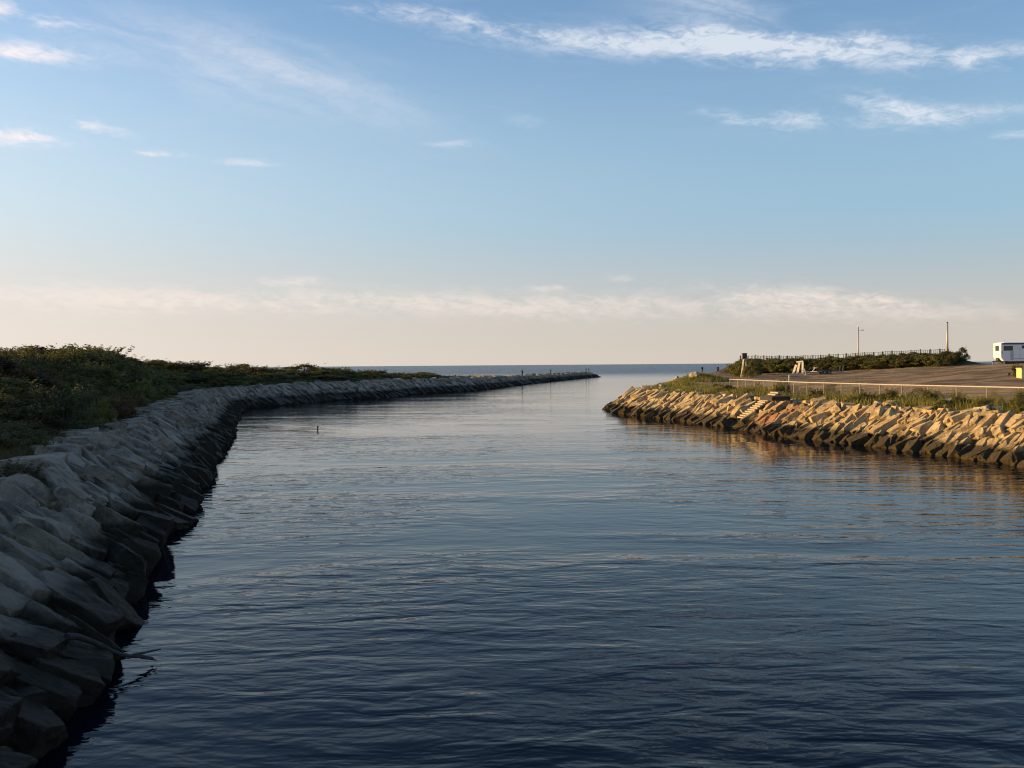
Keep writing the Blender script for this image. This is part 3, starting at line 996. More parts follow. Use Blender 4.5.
# --- left dune scrub in rows parallel to the bank
def left_scrub():
    rows = [('front', 7.0, 2.1, 1.1), ('second', 9.3, 2.9, 1.5), ('third', 12.5, 3.4, 1.75), ('skyline', 17, 4.0, 1.9)]
    count = {}
    for name, d0, w0, h0 in rows:
        s = sA + 9.0
        while s < iL(256):
            Y = L_path[int(s), 1]
            k_far = np.interp(Y, [20, 100, 130, 220], [1, 1.1, 1.55, 1.5])
            w = w0 * random.uniform(.75, 1.3) * k_far
            d = d0 + random.uniform(-.7, .7)
            hmul = np.interp(Y, [30, 50, 60, 110, 130, 180, 222, 242], [.6, .78, 1, .85, .75, .7, .55, .4])
            h = h0 * random.uniform(.75, 1.2) * hmul
            wmax = float(land_width(Y))
            if d > wmax - 1.5:
                s += w; continue
            x, y, z = left_pt(s, d)
            q = project((x, y, z + h * .6))
            if q is None or q[0] < -60 or q[0] > 500:
                s += w; continue
            u, v = q[0], q[1]
            near = Y < 75
            r_ = random.random()
            m = 'leaf_dark'
            if name == 'front': m = 'leaf_brown' if r_ < .25 else ('leaf_olive' if r_ < .4 else 'leaf_dark')
            elif r_ < .32: m = 'leaf_olive'
            elif r_ < .42: m = 'leaf_brown'
            if Y > 118: m = 'leaf_olive' if (name == 'front' and r_ < .6) or r_ < .3 else 'leaf_dark'
            count[name] = count.get(name, 0) + 1
            cw = {'leaf_dark': 'dark green', 'leaf_olive': 'olive green', 'leaf_brown': 'brownish'}[m]
            rowtxt = {'front': 'front row of the dune scrub', 'second': 'second row of the dune scrub', 'third': 'third row of the dune scrub',
                      'fourth': 'fourth row of the dune scrub', 'skyline': 'skyline row of the dune scrub'}[name]
            shrub(x, y, z, w * 1.25, h, m, f"{cw} shrub, {rowtxt}, {ORD(count[name])} from the near end", 'shrubs of the left dune scrub', fol_near if near else fol_far)
            s += w * .95
left_scrub()
# stand-out bushes of the left dune
def left_special(u, v, Y, w, h, m, label, meshes):
    p = on_y(u, v, Y)
    best = np.hypot(L_path[:, 0] - p.x, L_path[:, 1] - p.y)
    i = int(np.argmin(best))
    d = float(np.dot(np.array((p.x, p.y)) - L_path[i], L_IN[i]))
    z = float(left_z(p.x, p.y, d, L_path[i, 1]))
    shrub(p.x, p.y, z, w, h, m, label, 'stand-out bushes of the left dune', meshes)
left_special(62, 369, 47, 3.4, 1.9, 'leaf_pale', 'pale silvery olive bush in the middle of the dark dune scrub', fol_spiky)
left_special(101, 371, 50, 1.7, 1.7, 'leaf_yellow', 'yellow green bush between the silvery olive bush and the reddish bush', fol_near)
left_special(124, 374, 56, 3.0, 1.6, 'leaf_red', 'reddish brown bush beside the yellow green bush in the dune scrub', fol_near)
left_special(14, 456, 27.5, 2.6, .8, 'leaf_brown', 'low brown bush at the edge of the nearest rocks', fol_near)
for k_, (yy, dd_, w_, h_, m_, lb_) in enumerate([(22.5, 4.9, 1.7, .6, 'leaf_brown', 'low rusty brown bush at the left frame edge above the nearest slabs'),
        (25.5, 4.9, 1.5, .55, 'leaf_yellow', 'small yellow green bush among dry grass above the nearest slabs'),
        (29.5, 5.9, 1.9, .7, 'leaf_olive', 'low olive bush between the dry grass and the dark scrub'),
        (34.0, 6.0, 1.8, .7, 'leaf_brown', 'low brown bush at the rock edge, just past the dry grass')]):
    i_ = iL(yy)
    x_, y_, z_ = left_pt(i_, dd_)
    shrub(x_, y_, z_, w_, h_, m_, lb_, 'stand-out bushes of the left dune', fol_near)
left_special(95, 350, 88, 8, 2.2, 'leaf_dark', 'broad dark bush forming the highest hump of the dune skyline', fol_near)
left_special(230, 362.5, 150, 2.6, 1.9, 'leaf_dark', 'small round bush standing alone on the low skyline past the dune', fol_far)
left_special(383, 368.5, 200, 2.6, 1.0, 'leaf_pale', 'pale feathery bush on the far low end of the dune', fol_spiky)
left_special(165, 372, 92, 3.0, 1.4, 'leaf_olive', 'olive bush at the foot of the high dune, near the bend', fol_far)
left_special(140, 366, 85, 3.6, 1.4, 'leaf_olive', 'rounded olive bush on the slope below the dune skyline', fol_far)

def undergrowth(name, pts, leaf, hgt, m, label):
    r = np.random.default_rng(3)
    P = np.array(pts); n = len(P)
    P[:, 2] += r.uniform(-.03, 1, n) ** 1.5 * 0 + hgt * r.uniform(0, 1, n) * (0.55 + .45 * np.sin(P[:, 0] * 1.7) * np.sin(P[:, 1] * 1.3))
    A = r.normal(size=(n, 3)); A /= np.linalg.norm(A, axis=1)[:, None]
    B_ = np.cross(A, r.normal(size=(n, 3))); B_ /= np.linalg.norm(B_, axis=1)[:, None]
    ls = leaf * r.uniform(.6, 1.4, n)[:, None]
    V = np.stack([P - A * ls, P + B_ * ls * .5, P + A * ls, P - B_ * ls * .5], 1).reshape(-1, 3)
    o = py_obj(name, V, np.arange(n * 4).reshape(-1, 4).tolist(), M[m])
    tag(o, label, 'undergrowth', kind='stuff')
up = []
for _ in range(70000):
    s_ = sA + 6 + (iL(222) - sA - 6) * random.random() ** 1.5
    i_ = int(s_)
    d_ = 5.8 + 16 * random.random() ** 1.4
    Y_ = L_path[i_, 1]
    if d_ > land_width(Y_) - 1: continue
    q_ = L_path[i_] + (L_path[min(i_ + 1, len(L_path) - 1)] - L_path[i_]) * (s_ - i_) + L_IN[i_] * d_
    up.append((q_[0], q_[1], d_, Y_))
up = np.array(up)
uz = left_z(up[:, 0], up[:, 1], up[:, 2], up[:, 3])
undergrowth('undergrowth', np.c_[up[:, 0], up[:, 1], uz], .075, .55, 'leaf_dark', 'low dark undergrowth covering the dune between the shrubs')

# --- grass tufts (nobody could count them)
def grass_obj(name, pts, mat_, blades, h, spread, width, label):
    r = np.random.default_rng(len(pts))
    V, Fc = [], []
    P = np.repeat(np.array(pts), blades, axis=0)
    n = len(P)
    P[:, :2] += r.normal(size=(n, 2)) * spread
    a = r.uniform(0, 2 * np.pi, n)
    hh = h * r.uniform(.4, 1.25, n)
    lean = r.normal(size=(n, 2)) * .38 * hh[:, None]
    w = width * r.uniform(.6, 1.3, n)
    side = np.c_[np.cos(a) * w, np.sin(a) * w, np.zeros(n)]
    b0 = P - side; b1 = P + side
    b0[:, 2] -= .05; b1[:, 2] -= .05
    mid = P + np.c_[lean * .4, hh * .62]
    top = P + np.c_[lean, hh]
    V = np.stack([b0, b1, mid + side * .6, mid - side * .6, top], 1).reshape(-1, 3)
    idx = np.arange(n) * 5
    F4 = np.stack([idx, idx + 1, idx + 2, idx + 3], 1).tolist(); F3 = np.stack([idx + 3, idx + 2, idx + 4], 1).tolist()
    o = py_obj(name, V, F4 + F3, M[mat_])
    tag(o, label, 'grass', kind='stuff')
    return o

pts = []
for _ in range(1500):
    s = random.uniform(sA + 6, iL(215)); d = random.gauss(6.0, .75)
    if d < 4.9: continue
    x, y, z = left_pt(s, d)
    pts.append((x, y, z))
for _ in range(2200):
    s = random.uniform(iL(17), iL(46)); d = random.uniform(3.9 if L_path[int(s), 1] < 25 else 5.0, 8.5)
    pts.append(left_pt(s, d))
for _ in range(1500):
    s = random.uniform(iL(30), iL(252)); d = random.uniform(6, 22)
    if d > land_width(L_path[int(s), 1]) - 1: continue
    pts.append(left_pt(s, d))
grass_obj('dune_grass', pts, 'grass_dry', 16, .42, .22, .012, 'dry brown grass along the edge of the dune scrub')

# right side: grass between the crest and the fence, on the point and the hump
cand = np.c_[rng.uniform(10, 46, 26000), rng.uniform(40, 225, 26000)]
dd = right_d(cand[:, 0], cand[:, 1])
fx = np.array(fence_xy)
yf = np.interp(cand[:, 0], fx[:, 0], fx[:, 1])
left_of_fence = cand[:, 0] < fx[0, 0] + .5
ok = (dd > 4.2) & ((cand[:, 1] < yf + 5.0) & ~left_of_fence | left_of_fence & (cand[:, 1] < 165) & (dd < 20))
hump = np.exp(-(((cand[:, 0] - 29.5) / 5) ** 2 + ((cand[:, 1] - 151) / 5) ** 2))
bare = (np.sin(cand[:, 0] * .5 + 1) * np.sin(cand[:, 1] * .23) > .55) & (hump < .3)
path_ = (np.abs(cand[:, 1] - 125 - (cand[:, 0] - 20) * .9) < 3.0)
ok &= ~bare & ~path_
cand = cand[ok][:9500]
hp = rng.normal(size=(600, 2)) * (1.8, 2.4) + (28.2, 150.0)
cand = np.vstack([cand, hp])
zz = right_z(cand[:, 0], cand[:, 1])
grass_obj('grass', np.c_[cand, zz], 'grass', 12, .62, .30, .024, 'olive green grass and weeds between the sunlit rocks and the fence')

# weeds: leafy clumps along the fence
weed_n = 0
for k in range(64):
    t = k / 63.0
    f = t * (len(FENCE) - 1.001)
    a, b = FENCE[int(f)], FENCE[int(f) + 1]
    p = a.lerp(b, f - int(f))
    off_w = random.choice([random.uniform(.5, 5.0), random.uniform(.5, 5.0), -random.uniform(.6, 2.5)])
    x = p.x - off_w * .8; y = p.y - off_w * .6
    if float(right_d(np.array([x]), np.array([y]))[0]) < 4.6: continue
    q = project((x, y, 3))
    if q is None or q[0] > 1040: continue
    weed_n += 1
    m = random.choice(['leaf_olive', 'leaf_olive', 'leaf_dark', 'leaf_yellow'])
    cw = {'leaf_olive': 'olive', 'leaf_dark': 'dark green', 'leaf_yellow': 'yellowish'}[m]
    shrub(x, y, rz(x, y), random.uniform(1.2, 2.2), random.uniform(.6, 1.15), m, f"{cw} weed clump along the chain link fence, {ORD(weed_n)} from its far end", 'weed clumps along the chain link fence', fol_far, cat='weed', name='weed')

# berm bushes
bn_ = 0
A, B = np.array(BERM_A), np.array(BERM_B)
ab = (B - A); Lb = np.hypot(*ab); abn = ab / Lb
frontn = np.array((abn[1], -abn[0]))
if frontn[1] > 0: frontn = -frontn
for rown, off_, w0, h0 in (('lower', 4.6, 3.2, 1.5), ('middle', 2.6, 3.2, 1.3), ('upper', .8, 3.0, .85)):
    s = 1.0; c_ = 0
    while s < Lb + 3.0:
        p = A + abn * s + frontn * (off_ + random.uniform(-.3, .3))
        c_ += 1
        lit = s < 2.5  # seaward end gets the lighter olive leaf, sunlight put into its colour
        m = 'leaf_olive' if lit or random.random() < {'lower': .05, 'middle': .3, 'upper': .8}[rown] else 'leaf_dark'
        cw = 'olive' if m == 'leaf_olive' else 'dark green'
        w = w0 * random.uniform(.8, 1.25)
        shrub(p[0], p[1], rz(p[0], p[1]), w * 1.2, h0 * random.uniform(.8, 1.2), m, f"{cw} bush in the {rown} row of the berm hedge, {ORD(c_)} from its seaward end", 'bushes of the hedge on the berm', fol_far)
        s += w * .72
for k, (u, v, Y, w, h, lab) in enumerate([(963, 357, 183.5, 2.2, 2.0, 'rounded dark bush closing the landward end of the berm hedge'),
                                         (747, 368, 168, 2.2, 1.9, 'dark bush growing up through the legs of the marker tower'),
                                         (740, 366, 176, 3.0, 2.6, 'tall olive bush just left of the marker tower, seaward of the hedge'),
                                         (753, 368, 181, 3.4, 2.7, 'tall dark bush just behind the marker tower, between it and the hedge'),
                                         (748, 366, 190, 3.6, 2.7, 'farthest dark bush filling the corner between marker tower and berm'),
                                         (737.5, 367, 188, 3.6, 2.3, 'sunlit olive bush at the seaward foot of the berm behind the marker tower'),
                                         (718, 386, 116, 2.2, .8, 'low dark bush beside the bare path at the fence end'),
                                         (918, 383, 80, 1.6, .6, 'small dark weed poking above the fence rail on the lot side'),
                                         (1016, 366, 97, 1.6, 1.2, 'dark shrub against the yellow box at the lot edge')]):
    p = on_y(u, v, Y)
    z = rz(p.x, p.y)
    shrub(p.x, p.y, z, w, h, 'leaf_olive' if k in (2, 5) else 'leaf_dark', lab, 'single bushes around the gravel lot', fol_far)


bp = []
for _ in range(16000):
    s_ = random.uniform(.5, Lb + 2.0); o_ = random.uniform(-2.5, 5.2)
    q_ = A + abn * s_ + frontn * o_
    bp.append((q_[0], q_[1]))
bp = np.array(bp)
undergrowth('undergrowth', np.c_[bp, right_z(bp[:, 0], bp[:, 1])], .12, .75, 'leaf_olive', 'olive ground cover filling the slope of the berm between its bushes')

# ------------------------------------------------------------------ chain link fence
def chain_fence():
    root = empty('chain_link_fence', FENCE[0] - Vector((0, 0, 1.2)))
    tag(root, 'low chain link fence with pale top rail between the weeds and the gravel lot', 'fence')
    o0 = root.location
    segs = []
    for a, b in zip(FENCE[:-1], FENCE[1:]): segs.append((a - o0, b - o0))
    bm = bmesh.new()
    for a, b in segs: add_tube(bm, a, b, .05, seg=8)
    bm_obj('top_rail', bm, M['galv'], root)
    total = sum((b - a).length for a, b in segs)
    def pt(s):
        for a, b in segs:
            L = (b - a).length
            if s <= L: return a + (b - a) * (s / L)
            s -= L
        return segs[-1][1].copy()
    s = 0.0
    while s < total:
        p = pt(s)
        zg = rz(p.x + o0.x, p.y + o0.y) - o0.z
        bm = bmesh.new()
        add_tube(bm, (p.x, p.y, zg - .4), (p.x, p.y, p.z + .03), .042, seg=8)
        add_tube(bm, (p.x, p.y, p.z + .03), (p.x, p.y, p.z + .09), .05, .01, seg=8)
        bm_obj('post', bm, M['galv_dull'], root)
        s += 2.6
    V, Fc = [], []
    def wire(a, b, w):
        d = (b - a).normalized()
        n = Vector((-d.y, d.x, 0)); n = n.normalized() if n.length > 1e-4 else Vector((1, 0, 0))
        m_ = d.cross(n)
        k = len(V)
        for q in (a, b):
            for sx in (-1, 0, 1):
                V.append(q + (m_ * w * sx if sx else n * w))
        Fc.extend([(k, k + 1, k + 4, k + 3), (k + 1, k + 2, k + 5, k + 4), (k + 2, k, k + 3, k + 5)])
    hgt = 1.12
    s = 0.0
    while s < total - hgt:
        for sg in (0, 1):
            a = pt(s + (hgt if sg else 0)); b = pt(s + (0 if sg else hgt))
            wire(Vector((a.x, a.y, a.z - hgt - .03)), Vector((b.x, b.y, b.z - .04)), .0035)
        s += .13
    py_obj('chain_mesh', V, Fc, M['galv_dull'], root)
chain_fence()

# ------------------------------------------------------------------ stair and landing
def stairs():
    i = i_st
    T_ = Vector((R_T[i][0], R_T[i][1], 0)); I_ = Vector((R_IN[i][0], R_IN[i][1], 0))
    base = Vector((R_path[i][0], R_path[i][1], 0)) + I_ * 0.75
    root = empty('wooden_stairs', base)
    tag(root, 'pale wooden steps running down the sunlit rocks to the water', 'stairs')
    n = 14
    z0, z1 = 0.85, 2.95
    run = 3.05
    w = 1.5
    for k in range(n):
        f = k / (n - 1)
        c = I_ * (run * f) + Vector((0, 0, z0 + (z1 - z0) * f))
        bm = bmesh.new()
        rot = Matrix((T_, I_, Vector((0, 0, 1)))).transposed()
        add_box(bm, c, (w, .30, .13), rot, .012)
        bm_obj('tread', bm, M['step_timber'], root)
    for s_ in (-1, 1):
        bm = bmesh.new()
        a = I_ * (-.12) + Vector((0, 0, z0 - .22)) + T_ * (s_ * (w / 2 - .03))
        b = I_ * (run + .1) + Vector((0, 0, z1 - .16)) + T_ * (s_ * (w / 2 - .03))
        add_bar(bm, a, b, .07, .26)
        bm_obj('stringer', bm, M['stringer'], root)
    for f in (.05, .95):
        for s_ in (-1, 1):
            bm = bmesh.new()
            p = I_ * (run * f) + T_ * (s_ * (w / 2 - .12))
            zz_ = z0 + (z1 - z0) * f
            add_bar(bm, p + Vector((0, 0, zz_ - 1.3)), p + Vector((0, 0, zz_ - .2)), .1)
            bm_obj('post', bm, M['stringer'], root)
    # dark timber landing beside the stair head
    p = LAND_P
    zg = p.z + .02
    ld = empty('timber_landing', (p.x, p.y, zg - .1), math.atan2(T_.y, T_.x))
    tag(ld, 'low dark timber landing beside the head of the wooden steps', 'landing')
    for k in range(5):
        bm = bmesh.new()
        add_box(bm, (0, -.62 + .31 * k, .40), (2.3, .28, .08), None, .01)
        bm_obj('deck_board', bm, M['old_timber'], ld)
    bm = bmesh.new()
    for yy in (-.76, .76): add_box(bm, (0, yy, .22), (2.24, .09, .27))
    for xx in (-1.05, 1.05): add_box(bm, (xx, 0, .22), (.09, 1.42, .27))
    bm_obj('frame', bm, M['old_timber'], ld)
stairs()

# ------------------------------------------------------------------ picket fence on the berm
def picket_fence():
    A_, B_ = Vector((*BERM_A, 0)), Vector((*BERM_B, 0))
    d = (B_ - A_).normalized()
    L = (B_ - A_).length
    back = Vector((-frontn[0], -frontn[1], 0)) * 0.35
    root = empty('picket_fence', A_ + Vector((0, 0, rz(A_.x, A_.y))))
    tag(root, 'long weathered picket fence along the top of the green berm', 'fence')
    o0 = root.location
    def top(s):
        p = A_ + d * s + back
        return Vector((p.x, p.y, rz(p.x, p.y)))
    N = 24
    zs = [top(L * k / N).z for k in range(N + 1)]
    def zt(s): return float(np.interp(s, np.linspace(0, L, N + 1), zs))
    bmr = [bmesh.new(), bmesh.new()]
    bmp = bmesh.new()
    for k in range(N):
        s0, s1 = L * k / N, L * (k + 1) / N
        for bm, h in zip(bmr, (.45, 1.22)):
            a = A_ + d * s0 + back; b = A_ + d * s1 + back
            add_bar(bm, Vector((a.x, a.y, zt(s0) + h)) - o0, Vector((b.x, b.y, zt(s1) + h)) - o0, .10 if h > 1 else .07, .05)
        p = A_ + d * s0 + back
        bm = bmesh.new()
        ph = 1.35 + random.uniform(-.04, .12)
        tl = random.uniform(-.05, .05)
        add_bar(bm, Vector((p.x, p.y, zt(s0) - .4)) - o0, Vector((p.x + tl, p.y, zt(s0) + ph)) - o0, .14)
        bm_obj('post', bm, M['picket'], root)
    s = .2
    while s < L:
        p = A_ + d * s + back - Vector((frontn[0], frontn[1], 0)) * -.06
        if random.random() > .06:
            add_bar(bmp, Vector((p.x, p.y, zt(s) + .02)) - o0, Vector((p.x + random.uniform(-.03, .03), p.y, zt(s) + 1.28 + random.uniform(-.05, .07))) - o0, .21, .03, up=d)
        s += .34
    for bm in bmr: bm_obj('rail', bm, M['picket'], root)
    bm_obj('pickets', bmp, M['picket'], root)
picket_fence()

# ------------------------------------------------------------------ poles
def pole(u, vtop, Y, r, label, name, arm):
    p = on_y(u, vtop, Y)
    zg = rz(p.x, p.y)
    root = empty(name, (p.x, p.y, zg))
    tag(root, label, 'pole')
    hgt = p.z - zg
    bm = bmesh.new()
    add_tube(bm, (0, 0, -.3), (0, 0, hgt), r, r * .72, 14)
    bm_obj('shaft', bm, M['galv'], root, smooth=True)
    bm = bmesh.new()
    add_tube(bm, (0, 0, hgt), (0, 0, hgt + .18), r * .9, r * .5, 14)
    bm_obj('cap', bm, M['black'] if not arm else M['white_paint'], root)
    bm = bmesh.new()
    add_tube(bm, (0, 0, -.05), (0, 0, .18), r * 1.6, r * 1.25, 14)
    bm_obj('base_collar', bm, M['galv_dull'], root)
    if arm:
        bm = bmesh.new()
        add_bar(bm, (-.15, 0, hgt - .9), (.75, 0, hgt - .6), .08)
        a = bm_obj('arm', bm, M['white_paint'], root)
        bm = bmesh.new()
        add_box(bm, (.85, 0, hgt - .62), (.42, .26, .16), None, .03)
        bm_obj('lamp_head', bm, M['galv'], a)
pole(858.3, 327, 199, .15, 'thin white pole with a short lamp arm rising beside the picket fence', 'lamp_pole', True)
pole(947.3, 323, 184, .22, 'thick plain pole at the landward end of the picket fence', 'utility_pole', False)

# ------------------------------------------------------------------ marker tower
def marker():
    Y = 170.0
    p = on_y(744.5, 378, Y)
    zg = rz(p.x, p.y)
    root = empty('marker_tower', (p.x, p.y, zg))
    tag(root, 'slim marker tower on pale legs with a dark square box on top', 'marker tower')
    top = on_y(744.5, 353.2, Y).z - zg
    hb = top - 1.0
    for sx in (-1, 1):
        for sy in (-1, 1):
            bm = bmesh.new()
            add_bar(bm, (sx * .52, sy * .52, -.2), (sx * .16, sy * .16, hb), .10)
            bm_obj('leg', bm, M['galv'], root)
    bm = bmesh.new()
    for f in (.3, .6):
        e = .52 - .36 * f
        z = hb * f
        for a, b in (((-e, -e), (e, -e)), ((e, -e), (e, e)), ((e, e), (-e, e)), ((-e, e), (-e, -e))):
            add_bar(bm, (*a, z), (*b, z), .07)
    bm_obj('cross_brace', bm, M['galv_dull'], root)
    bm = bmesh.new()
    add_box(bm, (0, 0, hb + .06), (.95, .95, .1), None, .01)
    bm_obj('platform', bm, M['stringer'], root)
    bm = bmesh.new()
    add_box(bm, (0, 0, hb + .54), (.72, .72, .84), None, .03)
    bm_obj('marker_box', bm, M['black'], root)
    bm = bmesh.new()
    add_box(bm, (0, 0, hb + .98), (.84, .84, .07), None, .01)
    bm_obj('box_lid', bm, M['black'], root)
marker()

# ------------------------------------------------------------------ leaning pale boards
def a_frame():
    p = on_y(800, 373.2, 189.0)
    zg = rz(p.x, p.y)
    root = empty('board_frame', (p.x, p.y, zg), R(-38))
    tag(root, 'pale frame of leaning boards before the dark hedge', 'board frame')
    specs = [((-1.35, -.1, -.1), (-.75, 0, 1.75), .42), ((-.5, -.2, -.1), (-.05, 0, 2.35), .42), ((.5, 0, -.1), (.53, 0, 2.30), .36)]
    for a, b, w in specs:
        bm = bmesh.new()
        add_bar(bm, a, b, w, .10, up=Vector((0, 1, 0)))
        bm_obj('leaning_board', bm, M['pale_timber'], root)
    bm = bmesh.new()
    add_bar(bm, (-.65, -.08, 2.28), (.66, -.08, 2.40), .12, .24)
    bm_obj('top_board', bm, M['pale_timber'], root)
    bm = bmesh.new()
    add_bar(bm, (-.5, .5, -.1), (-.1, .06, 2.2), .10)
    add_bar(bm, (.6, .6, -.1), (.6, .08, 2.2), .10)
    bm_obj('back_strut', bm, M['stringer'], root)
a_frame()

# ------------------------------------------------------------------ boat trailer
def wheel(parent, c, r, w):
    bm = bmesh.new()
    add_tube(bm, Vector(c) - Vector((0, w / 2, 0)), Vector(c) + Vector((0, w / 2, 0)), r, seg=22)
    es = [e for e in bm.edges if abs(e.calc_face_angle(0)) > 1.2]
    bmesh.ops.bevel(bm, geom=es, offset=.05, segments=2, affect='EDGES')
    t = bm_obj('wheel', bm, M['rubber'], parent)
    bm = bmesh.new()
    add_tube(bm, Vector(c) - Vector((0, w / 2 + .012, 0)), Vector(c) + Vector((0, w / 2 + .012, 0)), r * .52, seg=16)
    bm_obj('rim', bm, M['galv_dull'], t)

def trailer():
    Y = 173.0
    p = on_y(821, 375.7, Y)
    zg = rz(p.x, p.y)
    root = empty('boat_trailer', (p.x, p.y, zg))
    tag(root, 'empty boat trailer with two dark wheels and a pale tongue on the gravel', 'trailer')
    bm = bmesh.new()
    for yy in (-.75, .75): add_bar(bm, (-.9, yy, .52), (3.6, yy, .52), .10, .12)
    for xx in (-.5, .6, 1.7, 2.9): add_bar(bm, (xx, -.75, .52), (xx, .75, .52), .09)
    bm_obj('frame', bm, M['galv_dull'], root)
    bm = bmesh.new()
    add_bar(bm, (-.9, -.72, .54), (-2.3, 0, .50), .09); add_bar(bm, (-.9, .72, .54), (-2.3, 0, .50), .09); add_bar(bm, (-2.3, 0, .50), (-2.9, 0, .52), .10)
    tg = bm_obj('tongue', bm, M['white_paint'], root)
    bm = bmesh.new()
    add_bar(bm, (-2.7, 0, .50), (-2.9, 0, 1.05), .12); add_box(bm, (-2.7, 0, .18), (.14, .12, .66))
    bm_obj('jack', bm, M['white_paint'], tg)
    bm = bmesh.new()
    add_bar(bm, (-1.5, 0, .52), (-1.05, 0, 1.15), .12); add_box(bm, (-.95, 0, 1.18), (.5, .3, .16), None, .03)
    bm_obj('winch_post', bm, M['white_paint'], root)
    for yy in (-.98, .98):
        for xx in (.32, 1.12):
            wheel(root, (xx, yy, .36), .36, .24)
        bm = bmesh.new()
        for a0 in range(0, 10):
            t0, t1 = math.pi * a0 / 10, math.pi * (a0 + 1) / 10
            add_bar(bm, (.72 - math.cos(t0) * .9, yy, .42 + math.sin(t0) * .42), (.72 - math.cos(t1) * .9, yy, .42 + math.sin(t1) * .42), .03, .26, up=Vector((0, 1, 0)))
        bm_obj('fender', bm, M['black'], root)
    for yy in (-.4, .4):
        bm = bmesh.new()
        add_bar(bm, (-.4, yy, .66), (3.5, yy, .80), .12, .10)
        bm_obj('bunk', bm, M['trouser_tan'], root)
    bm = bmesh.new()
    for yy in (-.8, .8): add_bar(bm, (3.5, yy, .5), (3.6, yy, 1.55), .07)
    bm_obj('guide_post', bm, M['galv_dull'], root)
trailer()

# ------------------------------------------------------------------ small posts
def small_post(u, v, Y, h, r, m, label, group=None, name='bollard'):
    p = on_y(u, v, Y)
    zg = rz(p.x, p.y)
    bm = bmesh.new()
    add_tube(bm, (0, 0, -.3), (0, 0, h), r, r * .95, 12)
    add_tube(bm, (0, 0, h), (0, 0, h + r * .6), r * .95, r * .4, 12)
    o = bm_obj(name, bm, M[m], None)
    o.location = (p.x, p.y, zg)
    tag(o, label, 'post', group)
small_post(789.3, 378, 138, 1.0, .11, 'galv', 'short pale post on the gravel just behind the fence')
for u, hh, lab in ((723.2, .95, 'dark stake at the shore, next to the standing person'), (726, .95, 'dark stake at the shore, middle of three'), (729.4, 1.1, 'dark stake at the shore, nearest the berm')):
    small_post(u, 372, 226, hh, .10, 'old_timber', lab, 'stakes at the shore', 'wooden_stake')

# stake standing in the channel
p = on_z(317.5, 430, 0)
bm = bmesh.new()
add_tube(bm, (0, 0, -1.2), (.02, .01, .26), .055, .05, 8)
add_tube(bm, (.02, .01, .26), (.06, .01, .36), .085, .05, 8)
o = bm_obj('mooring_stake', bm, M['old_timber']); o.location = p
tag(o, 'lone dark stake standing in the calm water of the channel', 'stake')

# long dark pole half in the water among the nearest left rocks
a = on_z(66, 636, .95); b = on_z(153, 661, .03)
bm = bmesh.new()
prev = a
for k in range(1, 9):
    q = a.lerp(b, k / 8) + Vector((0, random.uniform(-.03, .03), .05 * math.sin(k)))
    add_tube(bm, prev, q, .062 - .004 * k, .058 - .004 * k, 8)
    prev = q
add_tube(bm, a.lerp(b, .75), a.lerp(b, .95) + Vector((.1, .35, .10)), .03, .012, 6)
add_tube(bm, a.lerp(b, .85), a.lerp(b, 1.05) + Vector((.05, -.15, .08)), .025, .01, 6)
o = bm_obj('driftwood', bm, M['old_timber'])
tag(o, 'dark driftwood branch lying from the nearest wet rocks into the water', 'driftwood')

